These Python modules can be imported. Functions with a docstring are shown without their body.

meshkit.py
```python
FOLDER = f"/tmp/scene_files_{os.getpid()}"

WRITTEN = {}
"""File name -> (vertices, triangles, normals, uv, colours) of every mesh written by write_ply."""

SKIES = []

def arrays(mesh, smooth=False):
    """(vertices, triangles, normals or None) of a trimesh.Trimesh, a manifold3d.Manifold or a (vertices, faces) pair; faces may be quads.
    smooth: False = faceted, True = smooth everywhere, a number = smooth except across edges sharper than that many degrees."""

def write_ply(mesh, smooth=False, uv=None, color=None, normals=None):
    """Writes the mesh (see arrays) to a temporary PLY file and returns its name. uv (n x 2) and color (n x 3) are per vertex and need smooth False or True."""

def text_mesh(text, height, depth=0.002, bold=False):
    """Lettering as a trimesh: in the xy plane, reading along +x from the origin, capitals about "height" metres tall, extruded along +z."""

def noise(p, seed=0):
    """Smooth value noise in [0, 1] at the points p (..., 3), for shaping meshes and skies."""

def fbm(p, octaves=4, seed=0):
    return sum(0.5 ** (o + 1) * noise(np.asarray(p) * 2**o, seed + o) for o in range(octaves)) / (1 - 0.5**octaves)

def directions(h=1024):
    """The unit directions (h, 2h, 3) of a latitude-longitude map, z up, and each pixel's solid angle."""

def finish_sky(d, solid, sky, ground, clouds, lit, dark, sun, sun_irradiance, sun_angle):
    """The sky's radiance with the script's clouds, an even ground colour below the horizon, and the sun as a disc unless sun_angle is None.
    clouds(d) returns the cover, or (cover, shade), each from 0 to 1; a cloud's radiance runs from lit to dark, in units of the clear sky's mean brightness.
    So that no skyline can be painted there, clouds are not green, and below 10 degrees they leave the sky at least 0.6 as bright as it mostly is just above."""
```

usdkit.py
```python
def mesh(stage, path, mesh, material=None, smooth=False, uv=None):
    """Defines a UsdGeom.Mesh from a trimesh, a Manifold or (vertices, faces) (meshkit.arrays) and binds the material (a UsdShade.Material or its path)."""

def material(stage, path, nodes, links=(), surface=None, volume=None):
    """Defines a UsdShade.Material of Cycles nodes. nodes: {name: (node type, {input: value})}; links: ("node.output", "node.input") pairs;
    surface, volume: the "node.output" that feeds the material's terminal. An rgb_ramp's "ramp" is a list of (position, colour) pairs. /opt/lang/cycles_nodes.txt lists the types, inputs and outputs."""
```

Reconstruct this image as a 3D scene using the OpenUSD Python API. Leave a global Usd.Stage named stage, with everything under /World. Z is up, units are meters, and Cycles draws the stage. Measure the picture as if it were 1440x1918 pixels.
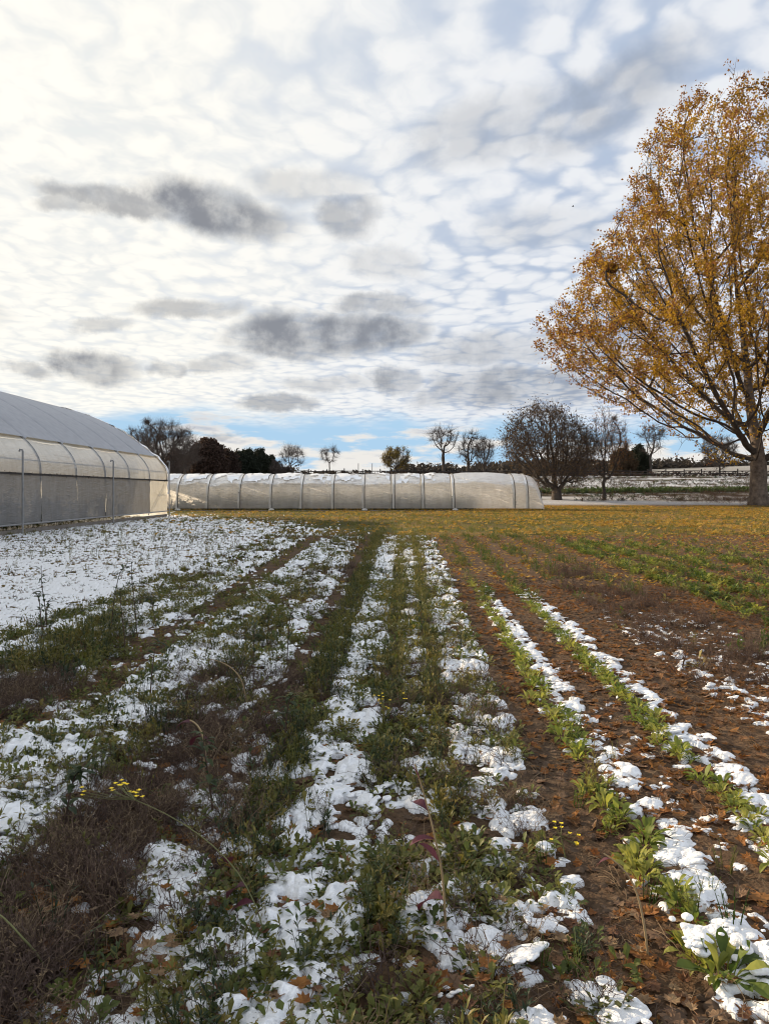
import math, random, numpy as np, trimesh, manifold3d as m3, usdkit, meshkit
from scipy.spatial import cKDTree
from pxr import Usd, UsdGeom, UsdLux, UsdShade, Gf, Sdf, Vt

stage = Usd.Stage.CreateInMemory()
UsdGeom.SetStageUpAxis(stage, 'Z'); UsdGeom.SetStageMetersPerUnit(stage, 1.0)
UsdGeom.Xform.Define(stage, '/World'); UsdGeom.Scope.Define(stage, '/World/Looks')
PI = math.pi
R = np.random.default_rng(7)

# ------------------------------------------------------------------ camera
EYE = 1.1
cam = UsdGeom.Camera.Define(stage, '/World/camera')
cam.CreateHorizontalApertureAttr(36.0); cam.CreateVerticalApertureAttr(48.0); cam.CreateFocalLengthAttr(36.0)
cam.CreateVerticalApertureOffsetAttr(-36.0 * 39 / 1440)
cam.AddTranslateOp().Set((0, 0, EYE)); cam.AddRotateXOp().Set(90)
cam.CreateExposureAttr(0.75)

# ------------------------------------------------------------------ sun and sky
SUN_AZ, SUN_EL = math.radians(-60), math.radians(16.2)
SUN = np.array([math.sin(SUN_AZ) * math.cos(SUN_EL), math.cos(SUN_AZ) * math.cos(SUN_EL), math.sin(SUN_EL)])
sun = UsdLux.DistantLight.Define(stage, '/World/sun')
sun.CreateIntensityAttr(1.25); sun.CreateAngleAttr(0.55); sun.CreateNormalizeAttr(True); sun.CreateColorAttr((1.0, 0.80, 0.56))
sun.AddRotateZOp().Set(-math.degrees(SUN_AZ)); sun.AddRotateXOp().Set(math.degrees(SUN_EL) - 90)


class G:
    """A node graph: g.n(kind, input=value or 'node.output') -> node name."""
    def __init__(s): s.nodes, s.links, s.k = {}, [], 0
    def n(s, kind, **inp):
        s.k += 1; name = f'n{s.k}'; vals = {}
        for k, v in inp.items():
            if isinstance(v, str) and '.' in v: s.links.append((v, f'{name}.{k}'))
            else: vals[k] = v
        s.nodes[name] = (kind, vals); return name
    def m(s, op, a, b=0.0, c=None, clamp=False):
        d = dict(math_type=op, value1=a, value2=b)
        if c is not None: d['value3'] = c
        if clamp: d['use_clamp'] = True
        return s.n('math', **d) + '.value'
    def mixc(s, fac, a, b, t='mix'): return s.n('mix', mix_type=t, fac=fac, color1=a, color2=b) + '.color'
    def rng(s, v, a, b, c=0.0, d=1.0, t='smoothstep'):
        return s.n('map_range', range_type=t, value=v, from_min=a, from_max=b, to_min=c, to_max=d, clamp=True) + '.result'
    def noise(s, vec, scale, detail=2.0, rough=0.5, dist=0.0):
        return s.n('noise_texture', vector=vec, scale=scale, detail=detail, roughness=rough, distortion=dist)
    def ramp(s, fac, stops): return s.n('rgb_ramp', fac=fac, ramp=stops) + '.color'
    def make(s, name, surface=None, volume=None):
        return usdkit.material(stage, '/World/Looks/' + name, s.nodes, s.links, surface=surface, volume=volume)


def sky_dir(px, py):
    d = np.array([(px - 720) / 1440, 1.0, (920 - py) / 1440]); return d / np.linalg.norm(d)

g = G()
tc = g.n('texture_coordinate') + '.generated'
sep = g.n('separate_xyz', vector=tc)
Z = g.m('maximum', f'{sep}.z', 0.0)
sky = g.n('sky_texture', sky_type='single_scattering', sun_disc=False, sun_elevation=SUN_EL, sun_rotation=SUN_AZ, altitude=200.0, air_density=1.0, aerosol_density=0.6, ozone_density=1.2) + '.color'
zz = g.m('add', Z, 0.055)
qx, qy = g.m('divide', f'{sep}.x', zz), g.m('divide', f'{sep}.y', zz)
q = g.n('combine_xyz', x=qx, y=qy, z=0.0) + '.vector'
tosun = g.m('maximum', g.n('vector_math', math_type='dot_product', vector1=tc, vector2=tuple(SUN)) + '.value', 0.0)
glow = g.m('power', tosun, 2.6)
# high rippled cloud sheet
qr = g.n('mapping', mapping_type='point', vector=q, rotation=(0, 0, 0.45), scale=(1.0, 0.80, 1)) + '.vector'
warp = g.noise(q, 2.2, 3.0)
qw = g.n('vector_math', math_type='multiply_add', vector1=f'{warp}.color', vector2=(0.24, 0.24, 0), vector3=qr) + '.vector'
fine = g.noise(q, 11.0, 3.0)
qv = g.n('vector_math', math_type='multiply_add', vector1=f'{fine}.color', vector2=(0.06, 0.06, 0), vector3=qw) + '.vector'
vor = g.n('voronoi_texture', feature='smooth_f1', vector=qv, scale=11.5, smoothness=0.25, randomness=1.0) + '.distance'
n1 = g.noise(qw, 9.0, 5.0, 0.52) + '.fac'
n0 = g.noise(q, 1.3, 3.0, 0.5) + '.fac'
puff = g.m('multiply_add', vor, -1.05, g.m('multiply_add', n1, 0.85, 0.30))       # high in the puffs
gappy = g.m('multiply_add', n0, 1.0, g.m('multiply_add', f'{sep}.x', -0.24, g.m('multiply_add', glow, 0.33, -0.32)))
dens = g.m('add', puff, gappy)
cover = g.rng(dens, -0.14, 0.42)
# dark low cloud fragments
BLOBS = [(240, 385, 150, 20, .7, 8), (400, 395, 130, 40, .95, 4), (150, 378, 70, 18, .5, 0), (655, 402, 62, 36, .55, 0), (590, 350, 90, 30, .3, 0),
         (600, 630, 150, 42, 1., -4), (722, 622, 66, 32, .9, 0), (560, 655, 90, 22, .8, 0), (170, 682, 84, 30, 1., 6), (40, 690, 55, 16, .6, 0), (190, 608, 50, 14, .4, 0),
         (360, 580, 120, 20, .55, -3), (700, 570, 75, 20, .6, 0), (740, 712, 48, 24, .8, 0), (630, 722, 90, 16, .4, 0), (320, 692, 48, 16, .55, 0), (430, 686, 80, 16, .45, 0),
         (920, 655, 150, 34, .5, 0), (960, 728, 170, 40, .7, 0), (830, 742, 80, 24, .45, 0), (540, 757, 70, 16, .6, 0), (1130, 195, 160, 50, .42, -20), (930, 240, 190, 50, .32, -8),
         (720, 490, 70, 30, .3, 0), (1020, 430, 120, 40, .22, 0), (420, 812, 30, 9, .45, 0), (1250, 640, 200, 60, .35, 0), (-250, 560, 200, 40, .6, 0), (1750, 480, 220, 60, .6, 0)]
wn = g.noise(tc, 8.5, 6.0, 0.62) + '.color'
tw = g.n('vector_math', math_type='multiply_add', vector1=wn, vector2=(0.13, 0.0, 0.055), vector3=tc) + '.vector'
dark = None
for bx, by, rx, ry, amp, rot in BLOBS:
    c = sky_dir(bx, by) + np.array([0.065, 0, 0.0275])
    k = 1 / 1440 / math.sqrt(1 + ((bx - 720) / 1440) ** 2)
    mp = g.n('mapping', mapping_type='texture', vector=tw, location=tuple(c), rotation=(0, math.radians(rot), -math.atan2(c[0], c[1])), scale=(rx * k * 1.3, 1.0, ry * k * 1.3)) + '.vector'
    ln = g.n('vector_math', math_type='length', vector1=mp) + '.value'
    f = g.rng(ln, 1.02, 0.40, 0.0, min(1.0, amp * 1.08))
    dark = f if dark is None else g.m('maximum', dark, f)
fray = g.noise(tc, 17.0, 5.0, 0.6) + '.fac'
dark = g.m('multiply', dark, g.rng(fray, 0.3, 0.60, 0.5, 1.0), clamp=True)
# the sheet ends above a clear blue band near the horizon, with small far cumulus in it
band_n = g.noise(g.n('mapping', mapping_type='point', vector=tc, scale=(5, 5, 26)) + '.vector', 1.0, 5.0, 0.58) + '.fac'
edge = g.m('multiply_add', band_n, 0.10, g.m('subtract', Z, 0.05))
sheet = g.rng(edge, 0.076, 0.106)
lown = g.noise(g.n('mapping', mapping_type='point', vector=tc, location=(3.1, 0, .2), scale=(7, 7, 34)) + '.vector', 1.0, 6.0, 0.6) + '.fac'
low = g.rng(g.m('add', lown, g.rng(Z, 0.085, 0.0, -0.045, 0.22, 'linear')), 0.49, 0.60)
lowshade = g.rng(lown, 0.56, 0.70)
K = 0.49
blue = g.mixc(1.0, sky, (0.062, 0.068, 0.075), 'multiply')
gapblue = g.mixc(g.rng(glow, 0.0, 0.5), (0.56 * K, 0.67 * K, 0.86 * K), (0.95 * K, 0.99 * K, 1.03 * K))
white = g.mixc(g.rng(glow, 0.0, 0.5), (1.02 * K, 1.05 * K, 1.10 * K), (1.26 * K, 1.23 * K, 1.14 * K))
shn = g.m('multiply_add', g.noise(qv, 3.4, 3.0, 0.5) + '.fac', 0.45, g.m('multiply', g.noise(qv, 15.0, 4.0, 0.55) + '.fac', 0.55))
shade = g.rng(g.m('multiply_add', vor, -0.40, g.m('multiply_add', shn, 1.0, 0.18)), 0.28, 0.60)
body = g.mixc(shade, g.mixc(1.0, white, (0.82, 0.855, 0.91), 'multiply'), white)
high = g.mixc(cover, gapblue, body)
lowc = g.mixc(lowshade, (1.05 * K, 1.02 * K, 0.97 * K), (0.66 * K, 0.70 * K, 0.78 * K))
band = g.mixc(low, (0.52 * K, 0.79 * K, 1.05 * K), lowc)
col = g.mixc(sheet, band, high)
darkc = g.mixc(g.rng(glow, 0.0, 0.5), (0.29 * K, 0.32 * K, 0.38 * K), (0.31 * K, 0.325 * K, 0.365 * K))
col = g.mixc(g.m('multiply', dark, 0.97), col, darkc)
hazeline = g.rng(Z, 0.03, 0.0, 0.0, 0.55)
col = g.mixc(hazeline, col, (0.86 * K, 0.92 * K, 0.98 * K))
bg = g.n('background_shader', color=g.mixc(1.0, col, (10.0, 10.0, 10.0), 'multiply'), strength=0.1)
g.make('sky_look', surface=bg + '.background')
dome = UsdLux.DomeLight.Define(stage, '/World/sky')
UsdShade.MaterialBindingAPI.Apply(dome.GetPrim()).Bind(UsdShade.Material.Get(stage, '/World/Looks/sky_look'))
dome.GetPrim().SetCustomDataByKey('kind', 'structure')

# ------------------------------------------------------------------ helpers
used = {}
def numbered(name, parent='/World'):
    k = used.get((parent, name), 0); used[(parent, name)] = k + 1
    return f'{parent}/{name}' + (f'_{k:03d}' if k else '')

def tag(p, label=None, cat=None, group=None, kind=None):
    p = p.GetPrim() if hasattr(p, 'GetPrim') else p
    for k, v in (('label', label), ('category', cat), ('group', group), ('kind', kind)):
        if v: p.SetCustomDataByKey(k, v)
    return p

def thing(name, label, cat, loc=(0, 0, 0), rz=0.0, group=None, scale=None):
    x = UsdGeom.Xform.Define(stage, numbered(name)); x.AddTranslateOp().Set(Gf.Vec3d(*map(float, loc)))
    x.AddRotateZOp().Set(float(math.degrees(rz)))
    if scale: x.AddScaleOp().Set(Gf.Vec3f(*([float(scale)] * 3 if np.ndim(scale) == 0 else map(float, scale))))
    return tag(x, label, cat, group)

def obj(name, mesh, mat, parent=None, smooth=False, tint=None):
    par = str(parent.GetPath()) if parent is not None else '/World'
    v, f = (mesh.vertices, mesh.faces) if hasattr(mesh, 'vertices') else mesh
    f = np.asarray(f); ix, inv = np.unique(f, return_inverse=True)
    if len(ix) < len(v):
        if tint is not None: tint = np.asarray(tint)[ix]
        v, f = np.asarray(v)[ix], inv.reshape(f.shape)
    m = usdkit.mesh(stage, numbered(name, par), (v, f), mat, smooth)
    if tint is not None:
        UsdGeom.PrimvarsAPI(m).CreatePrimvar('tint', Sdf.ValueTypeNames.Color3fArray, 'vertex').Set(Vt.Vec3fArray.FromNumpy(np.asarray(tint, np.float32)))
    return m.GetPrim()

def copy_of(src, loc, rz, label=None, group=None, scale=1.0, cat=None):
    was = src.GetCustomData(); base = src.GetName().rstrip('0123456789').rstrip('_')
    r = thing(base, label or was['label'], cat or was['category'], loc, rz, group or was.get('group'), scale)
    r.GetReferences().AddInternalReference(src.GetPath()); r.SetInstanceable(True); return r

def quats(yaw, tilt=None, tdir=None):
    n = len(yaw); h = yaw / 2; qz = np.stack([np.cos(h), 0 * h, 0 * h, np.sin(h)], 1)
    if tilt is None: return qz
    t = tilt / 2; a = np.stack([np.cos(t), np.sin(t) * np.cos(tdir), np.sin(t) * np.sin(tdir), 0 * t], 1)
    w1, x1, y1, z1 = a.T; w2, x2, y2, z2 = qz.T
    return np.stack([w1*w2-x1*x2-y1*y2-z1*z2, w1*x2+x1*w2+y1*z2-z1*y2, w1*y2-x1*z2+y1*w2+z1*x2, w1*z2+x1*y2-y1*x2+z1*w2], 1)

def scatter(name, protos, pos, quat, scale, which, label, cat, parent=None, kind='stuff'):
    """protos: (part name, mesh, material, smooth); one PointInstancer of stuff"""
    par = str(parent.GetPath()) if parent is not None else '/World'
    path = numbered(name, par); pi = UsdGeom.PointInstancer.Define(stage, path); targets = []
    for i, (nm, mesh, mat, sm) in enumerate(protos):
        p = usdkit.mesh(stage, f'{path}/{nm}_{i:03d}', mesh, mat, sm); targets.append(p.GetPath())
    pi.CreatePrototypesRel().SetTargets(targets)
    pi.CreateProtoIndicesAttr(Vt.IntArray.FromNumpy(np.asarray(which, np.int32)))
    pi.CreatePositionsAttr(Vt.Vec3fArray.FromNumpy(np.asarray(pos, np.float32)))
    pi.CreateOrientationsAttr(Vt.QuathArray([Gf.Quath(float(a), float(b), float(c), float(d)) for a, b, c, d in quat]))
    s = np.asarray(scale, np.float32); s = np.repeat(s[:, None], 3, 1) if s.ndim == 1 else s
    pi.CreateScalesAttr(Vt.Vec3fArray.FromNumpy(s))
    return tag(pi, label, cat, kind=kind)

class MB:
    def __init__(s): s.v, s.f, s.n = [], [], 0
    def add(s, v, f):
        v, f = np.asarray(v, float), np.asarray(f, int)
        if f.shape[1] == 4: f = np.vstack([f[:, [0, 1, 2]], f[:, [0, 2, 3]]])
        s.v.append(v); s.f.append(f + s.n); s.n += len(v); return s
    def mesh(s): return np.vstack(s.v), np.vstack(s.f)
    def box(s, lo, hi):
        lo, hi = np.minimum(lo, hi), np.maximum(lo, hi)
        b = trimesh.creation.box(np.asarray(hi) - lo); return s.add(b.vertices + (np.asarray(lo) + hi) / 2, b.faces)
    def tube(s, pts, rad, k=6, cap=True):
        pts = np.asarray(pts, float); n = len(pts); rad = np.broadcast_to(np.asarray(rad, float), n)
        t = np.gradient(pts, axis=0); t /= np.linalg.norm(t, axis=1, keepdims=True) + 1e-12
        ref = np.array([0, 0, 1.]) if abs(t[:, 2]).mean() < .8 else np.array([1., 0, 0])
        a = np.cross(t, ref); a /= np.linalg.norm(a, axis=1, keepdims=True) + 1e-12; b = np.cross(t, a)
        th = np.arange(k) / k * 2 * PI
        v = pts[:, None] + rad[:, None, None] * (a[:, None] * np.cos(th)[:, None] + b[:, None] * np.sin(th)[:, None])
        i, j = np.meshgrid(np.arange(n - 1), np.arange(k), indexing='ij'); j2 = (j + 1) % k
        f = np.stack([i * k + j, i * k + j2, (i + 1) * k + j2, (i + 1) * k + j], -1).reshape(-1, 4)
        f = np.vstack([f[:, [0, 2, 1]], f[:, [0, 3, 2]]])
        v = v.reshape(-1, 3)
        if cap:
            e = len(v); v = np.vstack([v, pts[:1], pts[-1:]]); jj = np.arange(k)
            f = np.vstack([f, np.stack([np.full(k, e), jj, (jj + 1) % k], 1), np.stack([np.full(k, e + 1), (n - 1) * k + (jj + 1) % k, (n - 1) * k + jj], 1)])
        return s.add(v, f)
    def blade(s, base, yaw, length, width, elev=0.6, droop=0.8, seg=4, shape='oval', fold=0.25, wave=0.0, stem=0.0, roll=0.0):
        """a leaf: starts at base, rises at elev, bends down by droop along its length; stem = bare share at its foot"""
        t = np.linspace(0, 1, seg + 1)
        ang = elev - droop * t ** 1.3
        st = np.stack([np.cos(ang), np.sin(ang)], 1) * length / seg
        rz = np.vstack([[0, 0], np.cumsum(st[:-1], 0)])
        tt = np.clip((t - stem) / (1 - stem), 0, 1)
        w = {'oval': np.sin(PI * np.clip(tt, 0, 1) ** .8), 'spoon': np.sin(PI * tt ** 1.7) , 'grass': (1 - t) ** .7, 'lance': np.sin(PI * np.clip(tt, 0, 1) ** .6) * (1 - .2 * tt)}[shape] * width / 2 + width * .05 * (t < .98)
        up = w * fold + wave * width * np.sin(t * 9 + yaw * 5)
        l = np.stack([rz[:, 0], w, rz[:, 1] + up], 1); c = np.stack([rz[:, 0], 0 * w, rz[:, 1]], 1); r = np.stack([rz[:, 0], -w, rz[:, 1] + w * fold - wave * width * np.sin(t * 9 + yaw * 5)], 1)
        v = np.stack([l, c, r], 1).reshape(-1, 3)
        cy, sy = math.cos(yaw), math.sin(yaw)
        v = np.stack([v[:, 0] * cy - v[:, 1] * sy, v[:, 0] * sy + v[:, 1] * cy, v[:, 2]], 1) + base
        f = []
        for i in range(seg):
            for k in (0, 1):
                a = i * 3 + k; f.append([a, a + 3, a + 4, a + 1])
        return s.add(v, f)

def N2(x, y, sc, seed=0, octaves=3):
    return meshkit.fbm(np.stack([np.asarray(x) * sc, np.asarray(y) * sc, np.zeros_like(x) + seed * 7.3], -1), octaves, seed)
def uni(n, k=3.4): return np.clip(.5 + (n - .5) * k, 0, 1)                # spreads fbm values towards evenly spread
def sst(x, a, b): t = np.clip((x - a) / (b - a), 0, 1); return t * t * (3 - 2 * t)

# ------------------------------------------------------------------ the lie of the land
TD = np.array([-400, 0, 50, 56, 62, 75, 95, 112, 130, 170, 250, 400, 700, 1500, 4000])
TZ = np.array([0, 0, 0, .02, .42, 1.15, 2.3, 3.3, 3.7, 4.4, 5.2, 7.5, 9.0, 20., 52.])
def terrain(x, y):
    x, y = np.asarray(x, float), np.asarray(y, float)
    z = np.interp(y, TD, TZ)
    far = sst(y, 120, 260) * sst(x, 20, 140) * 4.6 * (1 - sst(y, 500, 900))
    return z + far

def row_s(u): return np.interp(u, [-1.0, .6, 3.], [0, .039, .055])    # all rows run straight to one far point
def row_u(x, d):
    u = np.asarray(x, float).copy()
    for _ in range(4): u = x - row_s(u) * (d - 4)
    return u

#        u0     u1   snow far, near   weeds  dry  mustard  bright green
STRIPS = [(-2.85, -2.67, .50, .25, .55, .2, 0, 0), (-2.67, -2.50, .86, .30, .15, .1, 0, 0), (-2.50, -2.25, .58, .14, .8, .3, 0, 0), (-2.25, -1.80, .80, .30, .25, .2, 0, 0),
          (-1.80, -1.45, .13, .95, .06, .1, 0, 0), (-1.45, -1.10, .76, .88, .45, .1, 0, 0), (-1.10, -.77, .48, .14, .7, .3, 0, 0), (-.77, -.58, .72, .34, .3, .2, 0, 0),
          (-.58, -.39, .13, .50, .12, .4, 0, 0), (-.39, -.20, .12, .46, 1., .2, 0, 0), (-.20, .08, .88, .72, .35, .05, 0, 0), (.08, .22, .26, .34, .95, .2, 0, 0),
          (.22, .35, .56, .50, .4, .1, 0, 0), (.35, .46, .08, .30, 1., .2, 0, 0), (.46, .60, .60, .50, .25, .2, 0, 0), (.60, .78, .02, .03, .0, .1, 0, 0),
          (.79, .885, .14, .16, .0, .0, 1, 0), (.885, .985, .66, .58, .0, .0, .4, 0), (1.00, 1.21, .05, .06, .0, .05, 0, 0), (1.21, 1.33, .16, .2, .0, .0, 1, 0), (1.33, 1.42, .66, .58, 0, 0, .4, 0),
          (1.43, 1.75, .02, .04, .0, .1, 0, 0), (1.75, 2.20, .22, .22, .25, .9, 0, 0), (2.20, 2.60, .16, .2, .35, .8, 0, 0), (2.60, 2.95, .0, .0, .1, .2, 0, 0), (2.95, 3.30, .03, .1, .0, 0, 0, 1),
          (3.30, 3.50, 0, 0, .1, .1, 0, .1), (3.50, 3.85, 0, 0, .0, 0, 0, 1), (3.85, 4.15, 0, 0, .15, .1, 0, .1), (4.15, 4.50, 0, 0, .0, 0, 0, .8), (4.5, 4.8, 0, 0, .1, .1, 0, .1), (4.8, 5.3, 0, 0, .1, .1, 0, .5), (5.3, 14, 0, 0, .2, .15, 0, .22)]
ROWS8 = lambda u: u - (np.interp(u, [-1., .75, 3.2], [0, .039, .055]) * 4.3 if u < .6 else 0)    # the strips of the middle are given as they lie 8.3 m off
SE = np.array([ROWS8(s[0]) for s in STRIPS] + [STRIPS[-1][1]])
SV = np.array([s[2:] for s in STRIPS])
END = 19.0                                                                # the beds end here, lawn beyond

def field(x, d, wob=.03):
    """dict of cover densities at ground points"""
    u = row_u(x, d) + wob * 1.2 * (N2(x, d, .9, 3, 2) - .5) + wob * 2.2 * (N2(x, d, 8., 4, 2) - .5)
    i = np.clip(np.searchsorted(SE, u, 'right') - 1, 0, len(SV) - 1)
    v = SV[i]; lawnL = u < SE[0]
    near = sst(d, 4.4, 3.2)
    snow = v[:, 0] * (1 - near) + v[:, 1] * near
    weeds, dry, must, green = v[:, 2].copy(), v[:, 3].copy(), v[:, 4].copy(), v[:, 5].copy()
    # the two nearer patches at the left: dark tall weeds, and the brown dry tangle
    pw = np.exp(-((x + 2.08) / .30) ** 2 - ((d - 5.3) / .8) ** 2)
    snow = snow * (1 - .75 * sst(pw, .25, .6)); weeds = np.maximum(weeds, sst(pw, .2, .6)); dry = np.maximum(dry, .5 * sst(pw, .2, .6))
    pd = np.clip(sst(x, -1.08, -.98) * sst(x, -.62, -.76) * sst(d, 3.4, 2.9) * (.55 + .45 * uni(N2(x, d, 4., 5, 2))) + np.exp(-((x + .8) / .12) ** 2 - ((d - 3.35) / .28) ** 2) + np.exp(-((x + 1.95) / .25) ** 2 - ((d - 4.1) / .35) ** 2), 0, 1)
    snow = snow * (1 - .80 * pd); dry = np.maximum(dry, pd); weeds = weeds * (1 - .6 * pd)
    # sun-melted towards the far right, and the far end of the beds
    fall = np.where(u > .62, sst(d, 9.5, 6.5), np.where(u > -.6, sst(d, 21, 12), sst(d, 21, 15)))
    fall = np.where(u > 1.5, sst(d, 8.2, 5.5), fall)
    bedend = sst(d, END + 1.2, END - .6)
    snow = snow * fall
    weeds = weeds * np.where(u < -.6, .62 + .38 * sst(d, 8, 5), 1)
    weeds, dry, must, green = weeds * bedend, dry * bedend, must * bedend * sst(d, 12, 8), green * bedend * sst(d, 4.2, 5.2)
    # the lawn at the left under the greenhouse's shade
    line = (x + 9.4) * 1.42 + (d - 35.5)                                   # > 0 beyond the shade's edge
    lawn = .78 * sst(line, 2.0, -2.5) + .34 * sst(line, 14, 2) * (1 - sst(line, 2, -2.5))
    lawn = lawn * sst(x + .18 * (d - 20), 1.5, -2.5)
    snow = np.where(lawnL | (d > END), np.where(lawnL, np.maximum(lawn, .0), lawn * .8), snow)
    isl = lawnL | (d > END)
    return dict(u=u, snow=np.clip(snow, 0, 1), weeds=np.where(isl, 0, weeds), dry=np.where(isl, 0, dry), must=np.where(isl, 0, must), green=np.where(isl, 0, green), lawn=isl)

def gz(x, d):
    """ground height: terrain with soil lumps"""
    x, d = np.asarray(x, float), np.asarray(d, float)
    z = terrain(x, d)
    return z + .05 * sst(d, 15, 7) * (N2(x, d, 1.7, 11, 2) - .5) + .035 * sst(d, 8, 4) * (N2(x, d, 9., 12, 2) - .5)

# ------------------------------------------------------------------ materials
def leafmat(name, stops, trans=.35, rough=.55, tcol=1.35, spec=.3, noise=None):
    g = G(); oi = g.n('object_info') + '.random'; isl = g.n('geometry') + '.random_per_island'
    fac = g.m('fraction', g.m('multiply_add', oi, .62, g.m('multiply', isl, .5)))
    c = g.ramp(fac, stops)
    if noise:
        pos = g.n('geometry') + '.position'
        nz = g.noise(pos, noise, 3.0) + '.fac'
        c = g.mixc(1.0, c, g.ramp(nz, [(.32, (.62, .55, .55)), (.68, (1.25, 1.28, 1.15))]), 'multiply')
    p = g.n('principled_bsdf', base_color=c, roughness=rough, specular_ior_level=spec)
    if trans:
        t = g.n('translucent_bsdf', color=g.mixc(1.0, c, (tcol, tcol, tcol * .8), 'multiply'))
        p2 = g.n('mix_closure', fac=trans, closure1=p + '.BSDF', closure2=t + '.BSDF')
        return g.make(name, p2 + '.closure')
    return g.make(name, p + '.BSDF')

def plain(name, col, rough=.6, spec=.4, metal=0., var=.25, scale=6., bump=0., bscale=40.):
    g = G(); pos = g.n('geometry') + '.position'
    nz = g.noise(pos, scale, 4.0, .6) + '.fac'
    c = g.mixc(1.0, tuple(col), g.ramp(nz, [(.3, (1 - var,) * 3), (.7, (1 + var,) * 3)]), 'multiply')
    d = dict(base_color=c, roughness=rough, specular_ior_level=spec, metallic=metal)
    if bump:
        d['normal'] = g.n('bump', height=g.noise(pos, bscale, 3.0) + '.fac', strength=bump, distance=.02) + '.normal'
    return g.make(name, g.n('principled_bsdf', **d) + '.BSDF')

def ground_mat():
    g = G(); pos = g.n('geometry') + '.position'
    tint = g.n('attribute', attribute='tint') + '.color'
    n1 = g.noise(pos, 45., 5.0, .65) + '.fac'; n2 = g.noise(pos, 7., 3.0, .6) + '.fac'
    c = g.mixc(1.0, tint, g.ramp(n1, [(.3, (.55, .52, .5)), (.5, (1, 1, 1)), (.72, (1.55, 1.5, 1.42))]), 'multiply')
    c = g.mixc(1.0, c, g.ramp(n2, [(.3, (.75, .75, .75)), (.7, (1.2, 1.2, 1.2))]), 'multiply')
    b = g.n('bump', height=n1, strength=.9, distance=.03) + '.normal'
    return g.make('ground_soil', g.n('principled_bsdf', base_color=c, roughness=.95, specular_ior_level=.15, normal=b) + '.BSDF')

def snow_mat():
    g = G(); pos = g.n('geometry') + '.position'
    n = g.noise(pos, 60., 4.0, .6) + '.fac'; n2 = g.noise(pos, 350., 2.0, .6) + '.fac'
    c = g.ramp(n, [(.3, (.70, .72, .75)), (.7, (.80, .81, .825))])
    b = g.n('bump', height=g.m('multiply_add', n2, .35, n), strength=.6, distance=.014) + '.normal'
    return g.make('snow_white', g.n('principled_bsdf', base_color=c, roughness=.55, specular_ior_level=.25, normal=b, subsurface_weight=.0) + '.BSDF')

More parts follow.
